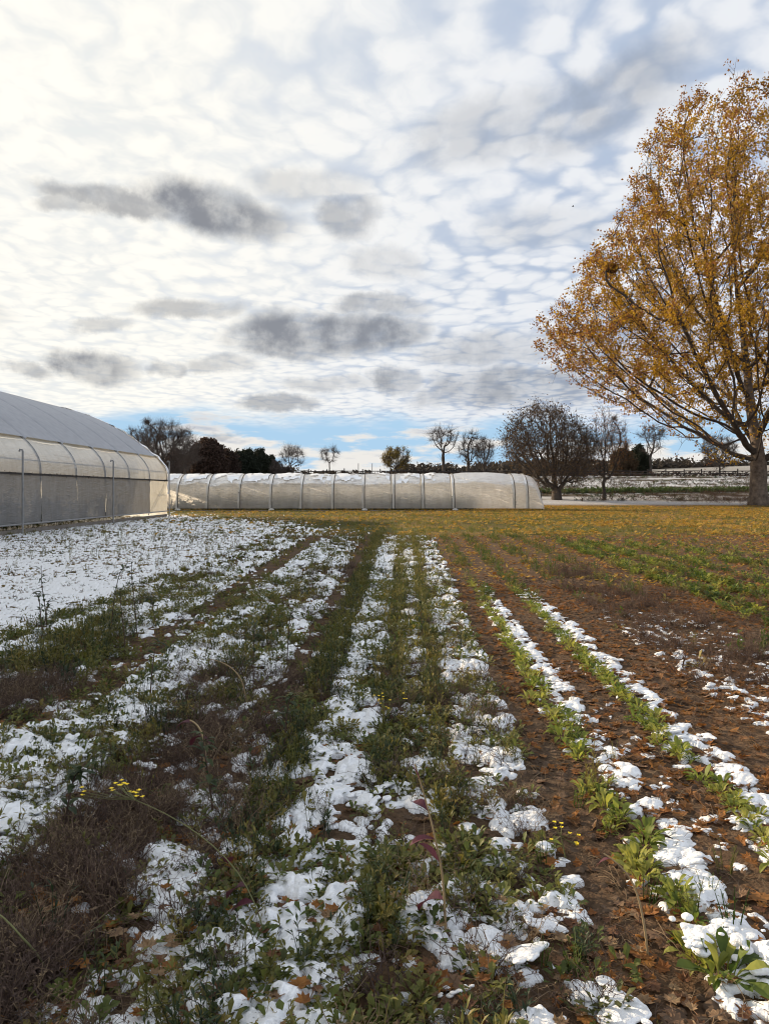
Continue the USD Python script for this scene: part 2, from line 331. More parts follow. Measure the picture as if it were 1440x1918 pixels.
def poly_mat(name, col, trans, clear=.1, dirt=.3, scale=1.3, wrinkle=.35, gloss=.6):
    """translucent greenhouse film"""
    g = G(); pos = g.n('geometry') + '.position'
    st = g.n('mapping', mapping_type='point', vector=pos, scale=(1, 1, .35)) + '.vector'
    nz = g.noise(st, scale * 3, 5.0, .65) + '.fac'
    c = g.mixc(1.0, tuple(col), g.ramp(nz, [(.3, (1 - dirt, 1 - dirt * 1.1, 1 - dirt * 1.3)), (.62, (1.05, 1.05, 1.05))]), 'multiply')
    wr = g.n('mapping', mapping_type='point', vector=pos, scale=(1, 1, 4.5)) + '.vector'
    b = g.n('bump', height=g.noise(wr, 2.6, 4.0, .6, 1.2) + '.fac', strength=wrinkle, distance=.14) + '.normal'
    d = g.n('diffuse_bsdf', color=c, normal=b); t = g.n('translucent_bsdf', color=c, normal=b)
    m1 = g.n('mix_closure', fac=trans, closure1=d + '.BSDF', closure2=t + '.BSDF') + '.closure'
    tr = g.n('transparent_bsdf', color=(.95, .93, .88))
    m2 = g.n('mix_closure', fac=clear, closure1=m1, closure2=tr + '.BSDF') + '.closure'
    gl = g.n('glossy_bsdf', color=(.9, .9, .9), roughness=.28, normal=b)
    m3_ = g.n('mix_closure', fac=g.m('multiply', g.n('fresnel', IOR=1.45) + '.fac', gloss), closure1=m2, closure2=gl + '.BSDF') + '.closure'
    return g.make(name, m3_)

M = dict(ground=ground_mat(), snow=snow_mat(),
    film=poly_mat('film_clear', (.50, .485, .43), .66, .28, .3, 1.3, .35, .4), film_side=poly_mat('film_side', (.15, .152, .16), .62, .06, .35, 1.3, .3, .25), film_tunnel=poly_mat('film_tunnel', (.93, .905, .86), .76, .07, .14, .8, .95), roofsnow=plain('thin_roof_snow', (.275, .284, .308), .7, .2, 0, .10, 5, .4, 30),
    film_end=poly_mat('film_end', (.78, .75, .66), .75, .30, .2, 1.3, .35, .35), film_band=poly_mat('film_band', (.74, .72, .68), .35, .0, .15),
    steel=plain('galvanised_steel', (.22, .22, .22), .5, .5, .5, .15), darkrail=plain('dark_rail', (.035, .03, .027), .8, .3, 0, .4, 20), wood=plain('weathered_wood', (.16, .14, .12), .85, .2, 0, .3, 12, .3),
    rope=plain('rope_dark', (.06, .055, .05), .8), fence=plain('fence_wood', (.035, .03, .028), .9, .2, 0, .3, 3),
    bark=plain('maple_bark', (.125, .098, .078), .95, .15, 0, .45, 3.5, 1., 9.), barkd=plain('dark_bark', (.06, .05, .043), .95, .15, 0, .35, 3., .6, 10.), twig=plain('grey_twig', (.075, .06, .052), .9, .1, 0, .3, 2.),
    cover=leafmat('cover_leaves', [(0, (0.055, 0.077, 0.019)), (.25, (0.098, 0.117, 0.025)), (.48, (0.150, 0.144, 0.035)), (.62, (0.050, 0.060, 0.022)), (.74, (0.150, 0.094, 0.044)), (.86, (0.144, 0.040, 0.035)), (1, (0.088, 0.025, 0.037))]),
    weed=leafmat('weed_leaves', [(0, (0.073, 0.077, 0.022)), (.35, (0.147, 0.138, 0.033)), (.6, (0.206, 0.163, 0.045)), (.82, (0.144, 0.094, 0.040)), (1, (0.175, 0.069, 0.037))]),
    darkweed=leafmat('dark_weed_leaves', [(0, (0.027, 0.043, 0.022)), (.5, (0.050, 0.069, 0.027)), (.85, (0.075, 0.069, 0.037)), (1, (0.112, 0.037, 0.037))]),
    mustard=leafmat('mustard_leaves', [(0, (.09, .13, .024)), (.3, (.19, .22, .042)), (.55, (.29, .28, .065)), (.75, (.13, .14, .04)), (.9, (.32, .25, .09)), (1, (.24, .15, .07))], .48),
    green=leafmat('green_leaves', [(0, (.045, .078, .014)), (.5, (.085, .12, .024)), (.85, (.13, .15, .035)), (1, (.14, .11, .03))], .4),
    kale=leafmat('kale_leaves', [(0, (.05, .075, .03)), (1, (.10, .13, .05))], .3),
    dry=leafmat('dry_stems', [(0, (.045, .028, .021)), (.35, (.085, .054, .038)), (.6, (.050, .032, .027)), (.85, (.12, .08, .052)), (1, (.19, .14, .085))], 0, .9),
    purple=leafmat('purple_weeds', [(0, (.08, .05, .04)), (.4, (.13, .085, .065)), (.7, (.19, .14, .10)), (1, (.09, .10, .04))], .25, .8),
    straw=leafmat('straw_bits', [(0, (.11, .075, .045)), (.5, (.19, .135, .08)), (1, (.08, .05, .032))], 0, .85),
    litter=leafmat('fallen_leaf_colours', [(0, (.20, .075, .022)), (.22, (.27, .12, .03)), (.42, (.15, .08, .042)), (.6, (.21, .13, .08)), (.8, (.11, .055, .032)), (.93, (.34, .18, .04)), (1, (.24, .16, .11))], .3, .7),
    yleaf=leafmat('lawn_leaf_colours', [(0, (.36, .20, .036)), (.4, (.42, .28, .055)), (.7, (.32, .145, .03)), (1, (.24, .16, .06))], .3, .7),
    grass=leafmat('grass_blades', [(0, (.09, .10, .022)), (.4, (.15, .14, .034)), (.75, (.21, .17, .05)), (1, (.10, .08, .03))], .35),
    maple=leafmat('maple_foliage', [(0, (.27, .14, .020)), (.25, (.38, .24, .026)), (.5, (.30, .15, .024)), (.7, (.20, .085, .024)), (.88, (.42, .29, .034)), (1, (.17, .075, .028))], .42, .6, noise=.28),
    maplered=leafmat('maple_edge_foliage', [(0, (.17, .07, .035)), (.5, (.22, .10, .036)), (1, (.13, .055, .034))], .4, .6),
    oldleaf=leafmat('brown_leaves', [(0, (.07, .048, .030)), (.6, (.105, .07, .04)), (1, (.05, .04, .03))], .25, .8),
    darkred=leafmat('dark_brown_leaves', [(0, (.045, .028, .022)), (1, (.08, .048, .036))], .2, .8),
    olive=leafmat('olive_leaves', [(0, (.13, .10, .025)), (1, (.20, .15, .035))], .35, .7),
    conifer=leafmat('conifer_needles', [(0, (.016, .022, .013)), (1, (.032, .036, .02))], .1, .8),
    farwood=leafmat('far_wood', [(0, (.045, .038, .034)), (1, (.085, .07, .055))], .1, .9),
    stalk=plain('green_stalk', (.10, .10, .035), .7), drystalk=plain('dry_stalk', (.25, .18, .095), .8), redleaf=leafmat('purple_leaf', [(0, (.085, .022, .035)), (1, (.06, .018, .03))], .3),
    petal=plain('yellow_petals', (.75, .55, .02), .6, .3, 0, .1), bird=plain('bird_dark', (.02, .02, .022), .8))

# ------------------------------------------------------------------ ground sheet
def axis(lo, hi, fine, k, far):
    a = [0.0]
    s = fine
    while a[-1] < far: a.append(a[-1] + s); s = s * k if a[-1] > hi else s
    return np.array(a)
xs = axis(0, 1.6, .028, 1.035, 4000); xs = np.concatenate([-xs[:0:-1], xs])
yp = axis(0, 1.6, .026, 1.022, 4200) + 1.3; yn = axis(0, .01, .2, 1.5, 300); ys = np.concatenate([1.3 - yn[:0:-1], yp])
gx, gy = np.meshgrid(xs, ys, indexing='xy'); sh = gx.shape
X, Y = gx.ravel(), gy.ravel()
zg = gz(X, Y); fine = sst(Y, 9, 4) * (np.abs(X) < 6)
f0 = field(X, Y)
clod = N2(X, Y, 22., 13, 2) - .5
zg = zg + fine * .03 * clod
soil = np.array([.096, .064, .041]); lawn_c = np.array([.085, .078, .022]); gold = np.array([.20, .115, .038]); litt = np.array([.15, .085, .044])
lit = uni(N2(X, Y, 2.2, 21))[:, None]
col = soil * (1 - .35 * lit) + litt * (.35 * lit)
bedlit = (sst(f0['u'], .6, 1.6) * .35 * uni(N2(X, Y, 5., 22)))[:, None]
col = col * (1 - bedlit) + litt * bedlit
isl = sst(Y, END - .8, END + .8)[:, None]; isl = np.maximum(isl, (f0['u'] < -2.85)[:, None] * 1.0)
mixg = np.clip(uni(N2(X, Y, .5, 23)) * .6 + sst(Y, 20, 32) * .15 + sst(X, 4, 16) * .55, 0, 1)[:, None]
col = col * (1 - isl) + (lawn_c * (1 - mixg) + gold * mixg) * isl * (.62 + .6 * uni(N2(X, Y, .35, 24, 4))[:, None])
# far field beyond the lawn: snow dusted rows, weed strips
ff = sst(Y + .02 * np.abs(X), 56, 59)[:, None]
streak = N2(X * .12, Y * .9, 1.0, 31, 3)
sn = uni(streak * .5 + N2(X, Y, .8, 32) * .5, 3.2)
thick = np.interp(Y, [56, 57, 64, 66, 74, 76, 84, 110, 130], [.3, .95, .9, .40, .34, .5, .62, .55, .35])
sfar = sst(sn, 1 - thick - .12, 1 - thick + .12)
snowc = np.array([.52, .53, .55])
fc = np.array([.085, .068, .045]) * (1 - sfar[:, None]) + snowc * sfar[:, None]
hillc = np.array([.30, .29, .27]) * (1 - .5 * uni(N2(X, Y, .03, 33))[:, None])
fc = fc * (1 - sst(Y, 118, 140)[:, None]) + hillc * sst(Y, 118, 140)[:, None]
woods = (sst(Y, 500, 800))[:, None]; fc = fc * (1 - woods) + np.array([.09, .08, .07]) * woods
col = col * (1 - ff) + fc * ff
jj, ii = np.meshgrid(np.arange(sh[0] - 1), np.arange(sh[1] - 1), indexing='ij'); a = (jj * sh[1] + ii).ravel()
faces = np.stack([a, a + 1, a + sh[1] + 1, a + sh[1]], 1)
gr = obj('ground', (np.stack([X, Y, zg], 1), faces), M['ground'], smooth=True, tint=col)
tag(gr, 'dark brown soil and leaf-strewn lawn running to the far snowy fields', 'ground', kind='structure')
print('ground', len(X))

# ------------------------------------------------------------------ lying snow, a sheet with holes
rows = 1584 / np.linspace(1995 - 920, 958 - 920, 780); ts = np.linspace(-.60, .60, 900)
T, D = np.meshgrid(ts, rows); X, Y = (T * D).ravel(), D.ravel()
fs = field(X, Y, .035)
px = Y / 768                                                               # about one pixel on the ground
lump = N2(X, Y, 9., 41, 3); small = N2(X, Y, 26., 42, 2); big = N2(X, Y, 2.0, 43, 2)
thr = np.where(fs['lawn'], uni(.25 * lump + .60 * small + .15 * big, 4.2), uni(.42 * lump + .33 * small + .25 * big, 4.6))
cov = fs['snow'] * np.where(fs['lawn'], 1., .9 - .35 * sst(Y, 5.5, 3.2))
t = cov - thr
th = np.where(t > 0, np.sqrt(np.clip(t * 3.2, 0, 1)), -np.clip(-t * 9. + .12, 0, 1.))
hmax = np.where(fs['lawn'], .014, .040)
z = gz(X, Y) + sst(Y, 9, 4) * .0 + th * hmax * (.55 + .9 * lump) + (.018 * (small - .5) + .010 * (N2(X, Y, 70., 46, 2) - .5) * sst(Y, 9, 4)) * (th > 0)
# nearer than about ten metres the snow lies as fused rounded lumps on top of the plants
nearm = Y < 10.4
def lumps(n, d0, d1, seed, r0, r1):
    r = np.random.default_rng(seed); d = np.sqrt(r.uniform(d0 * d0, d1 * d1, n)); x = r.uniform(-.62, .62, n) * d; f = field(x, d)
    gate = uni(.42 * N2(x, d, 9., 44, 2) + .34 * N2(x, d, 24., 47, 2) + .24 * N2(x, d, 2.4, 45, 2), 4.4)
    fine_ = uni(.22 * N2(x, d, 9., 44, 2) + .56 * N2(x, d, 27., 47, 2) + .22 * N2(x, d, 2.4, 45, 2), 4.); gate = np.where(f['u'] > .7, fine_, gate)
    gap = f['snow'] * (1.04 - .08 * sst(d, 3, 7)) - gate; ok = (gap > .05) & ~f['lawn']; x, d = x[ok], d[ok]; c = np.clip(gap[ok] + .02, 0, .8)
    rad = r.uniform(r0, r1, len(x)) * (.34 + .95 * np.sqrt(c)) * np.where(r.random(len(x)) < .10, 1.35, 1)
    flat = np.where(f['u'][ok] > .7, .7, 1.)
    return np.column_stack([x, d]), rad, flat * rad * r.uniform(.15, .42, len(x)) + flat * .027 * np.sqrt(c) * (.35 + .65 * uni(N2(x, d, 12., 57, 2)))
L1, L2 = lumps(30000, 1.2, 5.2, 51, .016, .036), lumps(80000, 5.0, 11, 52, .017, .040)
LP, LR, LH = (np.concatenate(q) for q in zip(L1, L2))
xw = X[nearm] + .052 * (N2(X[nearm], Y[nearm], 17., 48, 2) - .5) + .030 * (N2(X[nearm], Y[nearm], 48., 49, 2) - .5)
yw = Y[nearm] + .052 * (N2(X[nearm], Y[nearm], 17., 58, 2) - .5) + .030 * (N2(X[nearm], Y[nearm], 48., 59, 2) - .5)
dd, ii = cKDTree(LP).query(np.column_stack([xw, yw]), k=7, distance_upper_bound=.13)
ii = np.minimum(ii, len(LP) - 1); hk = LH[ii] * np.sqrt(np.clip(1 - (dd / LR[ii]) ** 2, 0, 1)); hn = (hk ** 3).sum(1) ** (1 / 3)
hn = np.where(hn > 0, hn + .009 * (N2(X[nearm], Y[nearm], 45., 60, 2) - .5) + .005 * (N2(X[nearm], Y[nearm], 120., 61, 2) - .5), -.02)
bl = sst(Y[nearm], 10.4, 9.6); lawnm = fs['lawn'][nearm]
tn_ = np.where(lawnm, t[nearm], np.where(hn > 0, 1., -1.) * bl + t[nearm] * (1 - bl))
z[nearm] = np.where(lawnm, z[nearm], (gz(X[nearm], Y[nearm]) + hn) * bl + z[nearm] * (1 - bl)); t[nearm] = tn_
ok = np.where(fs['lawn'] | (Y > 10.2), t > -.22, t > -.02).reshape(T.shape); ok2 = ok.copy(); ok2[1:] |= ok[:-1]; ok2[:-1] |= ok[1:]; ok2[:, 1:] |= ok[:, :-1]; ok2[:, :-1] |= ok[:, 1:]; ok = np.where((fs['lawn'] | (Y > 10.2)).reshape(T.shape), ok, ok2)
nr, nc = T.shape
j, i = np.meshgrid(np.arange(nr - 1), np.arange(nc - 1), indexing='ij')
keep = ok[:-1, :-1] & ok[1:, :-1] & ok[:-1, 1:] & ok[1:, 1:]
a = (j * nc + i)[keep]; fq = np.stack([a, a + 1, a + nc + 1, a + nc], 1)
idx, inv = np.unique(fq, return_inverse=True)
sn = obj('snow', (np.stack([X, Y, z], 1)[idx], inv.reshape(fq.shape)), M['snow'], smooth=True)
tag(sn, 'thin broken snow lying over the lawn and between the crop rows', 'snow', kind='stuff')
print('snow quads', len(fq))

# ------------------------------------------------------------------ points on the visible ground
def pts(n, d0, d1, seed, margin=.57):
    r = np.random.default_rng(seed)
    d = np.sqrt(r.uniform(d0 * d0, d1 * d1, n)); x = r.uniform(-margin, margin, n) * d
    return x, d, r

def clump(seed, n=8, R0=.045, spread=.075, flat=.62, cell=.011):
    r = np.random.default_rng(seed)
    c = np.column_stack([r.normal(0, spread * .62, n), r.normal(0, spread * .62, n), r.uniform(-.006, .022, n)]); rad = R0 * r.uniform(.45, 1.0, n)
    c[0] = 0
    lo, hi = c.min(0) - R0 * 1.3, c.max(0) + R0 * 1.3
    CL, RL = c.tolist(), rad.tolist()
    def f(x, y, z):
        s = 0.0
        for (a, b, e), q in zip(CL, RL):
            k = ((x - a) ** 2 + (y - b) ** 2 + ((z - e) / flat) ** 2) / (q * q)
            if k < 4: s += (1 - k / 4) ** 3
        return s - .42
    m = m3.Manifold.level_set(f, [*lo, *hi], cell)
    mm = m.to_mesh(); tm = trimesh.Trimesh(mm.vert_properties[:, :3], mm.tri_verts, process=True)
    trimesh.smoothing.filter_taubin(tm, iterations=4)
    v = tm.vertices; nz = meshkit.fbm(v * 60, 2, seed) - .5
    nz2 = meshkit.fbm(v * 170, 2, seed + 1) - .5
    v = v + tm.vertex_normals * (nz * .009 + nz2 * .002)[:, None]
    return v, tm.faces
CL = [clump(100 + i, 9 + (i * 5) % 9, .030 + .004 * (i % 4), .055 + .014 * (i % 5), .5, .0085) for i in range(14)]
CLs = [clump(200 + i, 4, .05, .05, .6, .02) for i in range(6)]
print('clump tris', [len(c[1]) for c in CL])

# snow sitting on plants
def snow_on(n, d0, d1, seed, protos, s0, s1, height, name, label):
    x, d, r = pts(n, d0, d1, seed)
    f = field(x, d)
    gate = uni(.55 * N2(x, d, 5.5, 44, 2) + .45 * N2(x, d, 1.8, 45, 2), 3.8)
    ok = (gate < f['snow'] * 1.02) & (f['weeds'] + f['must'] > .2) & (r.random(n) < np.where(f['lawn'], .25, 1))
    x, d = x[ok], d[ok]; k = len(x); cover = np.clip(f['snow'][ok] - gate[ok], 0, 1)
    hh = np.where(f['lawn'][ok], 0.005, .75 * height * (.25 + .75 * r.random(k)) * (.4 + .6 * np.sqrt(cover)))
    s = r.uniform(s0, s1, k) * (.65 + .5 * np.sqrt(cover)) * np.where(f['u'][ok] > .7, .72, 1)
    P = np.column_stack([x, d, gz(x, d) + hh])
    sc = np.column_stack([s * r.uniform(.8, 1.5, k), s * r.uniform(.8, 1.3, k), s * r.uniform(.6, 1.1, k)])
    scatter(name, [('snow_lump', c, M['snow'], True) for c in protos], P, quats(r.uniform(0, 2 * PI, k), r.normal(0, .22, k), r.uniform(0, PI, k)), sc, r.integers(0, len(protos), k), label, 'snow')
    print(name, k)
snow_on(600, 1.35, 4.5, 53, CL, .25, .6, .05, 'snow_lumps', 'rounded lumps of snow caught on the nearest weeds and crops')
snow_on(1500, 4.3, 9.8, 54, CL, .28, .6, .05, 'snow_lumps', 'smaller lumps of snow caught on the plants of the middle rows')
snow_on(18000, 9.3, 19, 55, CLs, .4, .85, .05, 'snow_lumps', 'far specks of snow resting along the distant rows')

# ------------------------------------------------------------------ plants as prototypes
def cover_tuft(seed, n=16, L=.036, H=.05):
    r = np.random.default_rng(seed); b = MB()
    for k in range(n):
        a = r.uniform(0, 2 * PI); rr = .05 * math.sqrt(r.random()); h = r.uniform(.15, 1) * H
        base = np.array([rr * math.cos(a), rr * math.sin(a), h])
        if k % 3 == 0: b.tube([base * [.4, .4, 0], base * [.8, .8, .6], base], .0013, 3, False)
        b.blade(base, a + r.normal(0, .8), L * r.uniform(.7, 1.5), L * r.uniform(.4, .65), r.uniform(0, 1.1), r.uniform(.3, 1.2), 3, 'spoon', .3, .05)
    return b.mesh()
def weed_tuft(seed, H=.16, nst=4, leaf=.034, wid=.28):
    r = np.random.default_rng(seed); b = MB()
    for s in range(nst):
        a = r.uniform(0, 2 * PI); lean = r.uniform(.05, .4); h = H * r.uniform(.55, 1.1)
        t = np.linspace(0, 1, 5); P = np.column_stack([.02 * math.cos(a) + lean * h * t ** 1.5 * math.cos(a), .02 * math.sin(a) + lean * h * t ** 1.5 * math.sin(a), h * t])
        b.tube(P, np.linspace(.0022, .0010, 5), 3, False)
        for k in range(9):
            q = r.uniform(.12, 1); p = np.array([np.interp(q, t, P[:, i]) for i in range(3)])
            b.blade(p, r.uniform(0, 2 * PI), leaf * r.uniform(.6, 1.3), leaf * wid, r.uniform(.2, 1.2), r.uniform(.2, 1.), 2, 'oval', .3)
    return b.mesh()
def mustard_plant(seed, n=13, L=.13):
    r = np.random.default_rng(seed); b = MB()
    for k in range(n):
        a = k * 2.4 + r.normal(0, .3); l = L * r.uniform(.6, 1.15)
        b.blade(np.array([.016 * math.cos(a), .016 * math.sin(a), .006]), a, l, l * r.uniform(.20, .34), r.uniform(.35, 1.45), r.uniform(.1, 2.2), 6, 'spoon', r.uniform(.1, .6), r.uniform(.04, .16), .1)
    return b.mesh()
def dry_tangle(seed, n=26, H=.15):
    r = np.random.default_rng(seed); b = MB()
    for k in range(n):
        a = r.uniform(0, 2 * PI); h = H * r.uniform(.4, 1.15); l = r.uniform(.2, 1.4)
        t = np.linspace(0, 1, 5); x0 = r.normal(0, .03, 2); w = r.normal(0, .012, (5, 3)) * t[:, None]
        P = np.column_stack([x0[0] + l * h * .8 * t * math.cos(a), x0[1] + l * h * .8 * t * math.sin(a), h * (t - .35 * l * t ** 2)]) + w
        b.tube(P, np.linspace(.0014, .0006, 5), 3, False)
        for q in range(3):
            p = P[r.integers(2, 5)]
            b.blade(p, r.uniform(0, 6.3), .010 * r.uniform(.5, 1.4), .004, r.uniform(-.5, 1.2), .6, 2, 'oval', .5)
    return b.mesh()
def straw_bit(seed):
    r = np.random.default_rng(seed); b = MB()
    for k in range(3):
        a = r.uniform(0, 6.3); l = r.uniform(.04, .12); t = np.linspace(-.5, .5, 4)
        P = np.column_stack([l * t * math.cos(a) + r.normal(0, .02), l * t * math.sin(a) + r.normal(0, .02), .006 + .02 * r.random() * (1 - 4 * t * t)])
        b.tube(P, .0008, 3, False)
    return b.mesh()
def maple_leaf(seed, size=.075, curl=.5):
    r = np.random.default_rng(seed)
    out = [(0, -.42), (.1, -.3), (.34, -.36), (.30, -.16), (.55, -.02), (.40, .06), (.46, .30), (.24, .22), (.20, .36), (.10, .40), (0, .62)]
    out = out + [(-x, y) for x, y in out[-2:0:-1]]
    P = np.array(out) * (1 + r.normal(0, .06, (len(out), 2))); n = len(P)
    V = np.vstack([[0, 0], P * .5, P]) * size; F = []
    for k in range(n):
        k2 = (k + 1) % n; F += [[0, 1 + k, 1 + k2], [1 + k, 1 + n + k, 1 + n + k2], [1 + k, 1 + n + k2, 1 + k2]]
    a = r.uniform(0, PI); c = V @ [math.cos(a), math.sin(a)]; c2 = V @ [-math.sin(a), math.cos(a)]
    z = curl * (c * c / size * r.uniform(.3, 1.6) + c2 * c2 / size * r.uniform(-.6, .9)) + r.normal(0, .05 * size * curl, len(V))
    v = np.column_stack([V, z - z.min() + .002])
    b = MB().add(v, F); b.tube([[0, -.42 * size, v[1 + n, 2]], [.1 * size, -.75 * size, .004], [.25 * size, -1. * size, .003]], .0011, 3, False)
    return b.mesh()
def grass_tuft(seed, n=12, H=.06):
    r = np.random.default_rng(seed); b = MB()
    for k in range(n):
        a = r.uniform(0, 6.3); b.blade(np.array([r.normal(0, .02), r.normal(0, .02), 0]), a, H * r.uniform(.6, 1.3), .006, r.uniform(.7, 1.4), r.uniform(.2, 1.3), 3, 'grass', 0)
    return b.mesh()

COV = [cover_tuft(300 + i) for i in range(5)]; WEED = [weed_tuft(320 + i, .13 + .03 * i) for i in range(5)]; DRY = [dry_tangle(340 + i) for i in range(5)]
LEAF = [maple_leaf(360 + i, .055 + .008 * (i % 4), .35 + .25 * (i % 3)) for i in range(9)]; GRASS = [grass_tuft(380 + i) for i in range(4)]; STRAW = [straw_bit(390 + i) for i in range(4)]
FEATH = [weed_tuft(400 + i, .11, 7, .018, .16) for i in range(3)]

def strew(name, protos, mat, n, d0, d1, seed, dens, s0, s1, label, cat, up=0., tilt=.2, part='tuft'):
    x, d, r = pts(n, d0, d1, seed); f = field(x, d); p = dens(f, x, d)
    ok = r.random(n) < p; x, d = x[ok], d[ok]; k = len(x)
    mats = mat if isinstance(mat, list) else [mat]
    pr = [(part, m, M[mt], False) for mt in mats for m in protos]
    scatter(name, pr, np.column_stack([x, d, gz(x, d) + up]), quats(r.uniform(0, 2 * PI, k), r.normal(0, tilt, k), r.uniform(0, PI, k)), r.uniform(s0, s1, k), r.integers(0, len(pr), k), label, cat)
    print(name, k)

patch = lambda x, d, sc, s: uni(N2(x, d, sc, s, 2), 3.5)
bedcov = lambda f, x, d: np.where(f['lawn'] | (f['u'] > .64), 0, np.clip(.10 + .8 * f['weeds'] + .15 * f['snow'] - .9 * f['dry'] ** 2, 0, 1)) * (.12 + .88 * sst(patch(x, d, 4., 61), .2, .62))
strew('ground_cover', COV, ['cover', 'cover', 'weed'], 12000, 1.35, 4.6, 71, lambda f, x, d: bedcov(f, x, d), .36, .80, 'low dark green and reddish ground cover between the nearest snow lumps', 'ground cover')
strew('ground_cover', COV, ['cover', 'weed'], 26000, 4.5, 10, 72, lambda f, x, d: bedcov(f, x, d), .5, 1.0, 'low green ground cover along the middle rows', 'ground cover')
strew('ground_cover', COV[:3], ['weed', 'cover'], 15000, 9.8, 19.5, 73, lambda f, x, d: bedcov(f, x, d) * .9, .7, 1.3, 'low olive ground cover at the far end of the beds', 'ground cover')
strew('upright_weeds', WEED, ['weed', 'darkweed'], 8500, 1.35, 4.8, 74, lambda f, x, d: (f['u'] < .62) * f['weeds'] ** 1.5 * .75 * sst(patch(x, d, 2.4, 62), .2, .6), .32, .72, 'upright green weeds standing among the nearest snow', 'weeds')
strew('upright_weeds', WEED, ['weed', 'weed', 'darkweed'], 20000, 4.7, 10.5, 75, lambda f, x, d: (f['u'] < .62) * f['weeds'] ** 2 * .7, .3, .75, 'upright green weeds in long strips through the middle rows', 'weeds')
strew('upright_weeds', WEED[:3], ['weed'], 26000, 10.3, 19.8, 76, lambda f, x, d: (f['u'] < .62) * (f['weeds'] ** 2 * .55 + .03), .5, .95, 'upright olive weeds at the far end of the beds', 'weeds')
strew('dark_weeds', [weed_tuft(410 + i, .3, 5, .045, .3) for i in range(4)], ['darkweed', 'weed'], 1300, 4.0, 7.0, 77, lambda f, x, d: np.exp(-((x + 2.1) / .30) ** 2 - ((d - 5.3) / .9) ** 2), .35, .85, 'tangled dark green weeds between the snowy lawn and the first row', 'weeds')
strew('dry_weeds', DRY, ['dry', 'dry', 'dry', 'straw'], 9000, 1.35, 4.6, 78, lambda f, x, d: (f['u'] < .66) * f['dry'] ** 1.6 * .9, .45, 1.0, 'brown dry tangled weeds matted over the near left corner', 'dry weeds')
strew('dry_weeds', DRY, ['dry', 'purple'], 8000, 4.4, 11, 79, lambda f, x, d: (f['u'] < .66) * f['dry'] * .5, .45, .9, 'brown dry weeds scattered through the middle rows', 'dry weeds')
strew('withered_weeds', DRY[:3] + WEED[:2], ['purple'], 9000, 3., 11, 80, lambda f, x, d: (f['u'] > 1.7) * f['dry'] * .7 * sst(patch(x, d, 2., 63), .25, .75), .45, .95, 'withered purplish weeds with scraps of snow beyond the crop rows', 'dry weeds')
strew('green_crop', [cover_tuft(420 + i, 20, .055, .07) for i in range(4)], ['green', 'weed', 'mustard'], 34000, 4.3, 19.5, 81, lambda f, x, d: np.clip(f['green'], 0, 1) ** 1.3 * .85 * sst(d, 19, 13) * (.5 + .5 * patch(x, d, 1.6, 70)), .45, .95, 'bright green low crop growing in long rows at the sunny side', 'crop')
strew('mixed_greens', WEED[:3] + COV[:2], ['green', 'weed'], 6000, 4.0, 19, 82, lambda f, x, d: (f['u'] > 1.7) * (f['u'] < 2.7) * .4 * patch(x, d, 2.6, 64), .6, 1.2, 'patchy green seedlings among the withered weeds', 'weeds')
strew('row_seedlings', COV[:3] + WEED[:2], ['weed', 'green'], 26000, 7.5, 19, 84, lambda f, x, d: ((np.abs(f['u'] - .86) < .11) | (np.abs(f['u'] - 1.32) < .11) | (np.abs(f['u'] - 1.85) < .12) | (np.abs(f['u'] - 2.4) < .12)) * .75 * patch(x, d, 2.2, 72), .5, 1.0, 'thin olive seedlings carrying the sunny rows on towards the lawn', 'crop')
strew('feathery_greens', FEATH, ['green', 'weed'], 900, 1.4, 4.0, 83, lambda f, x, d: (x > .3) * np.clip(f['must'] + .2, 0, 1) * .5 * sst(patch(x, d, 2., 65), .4, .7), .6, 1.3, 'small feathery green weeds around the nearest mustard plants', 'weeds')
littd = lambda f, x, d: np.where(f['lawn'], 0, np.clip(.12 + .32 * sst(d, 5.5, 3) + .60 * sst(f['u'], .45, .75) - .6 * f['must'], 0, 1)) * (.35 + .65 * patch(x, d, 1.8, 66))
strew('leaf_litter', LEAF, ['litter'], 40000, 1.4, 9, 85, lambda f, x, d: littd(f, x, d) * .8, .42, .8, 'brown and orange fallen leaves littering the soil between rows', 'leaf litter', .004, .35, 'leaf')
strew('leaf_litter', LEAF[:4], ['litter', 'yleaf'], 34000, 8.8, 20, 86, lambda f, x, d: littd(f, x, d) * .75 + .1 * (f['u'] > -.5), .5, 1.0, 'fallen leaves sprinkled over the far beds', 'leaf litter', .01, .35, 'leaf')
def clod(seed):
    b = trimesh.creation.icosphere(1, .02); n = meshkit.fbm(b.vertices * 70 + seed, 2, seed) - .5
    b.vertices = b.vertices * (1 + 1.3 * n)[:, None] * [1.2, 1., .65]; return b
M['clod'] = plain('soil_clods', (.085, .058, .04), .95, .1, 0, .35, 30)
strew('soil_clods', [clod(450 + i) for i in range(5)], ['clod'], 42000, 1.4, 10, 451, lambda f, x, d: np.where(f['lawn'], 0, np.clip(.15 + .75 * (f['u'] > .5) - .5 * f['must'], 0, 1)) * patch(x, d, 2.5, 73), .25, 1.0, 'loose crumbs and clods of dark soil between the rows', 'soil', -.004, .4, 'clod')
strew('straw', STRAW, ['straw', 'dry'], 14000, 1.35, 7, 87, lambda f, x, d: np.where(f['lawn'], 0, .25 + .3 * (f['u'] > .6)), .4, 1.0, 'broken straw and stems strewn over the bare soil', 'straw', .002, .2, 'stem')
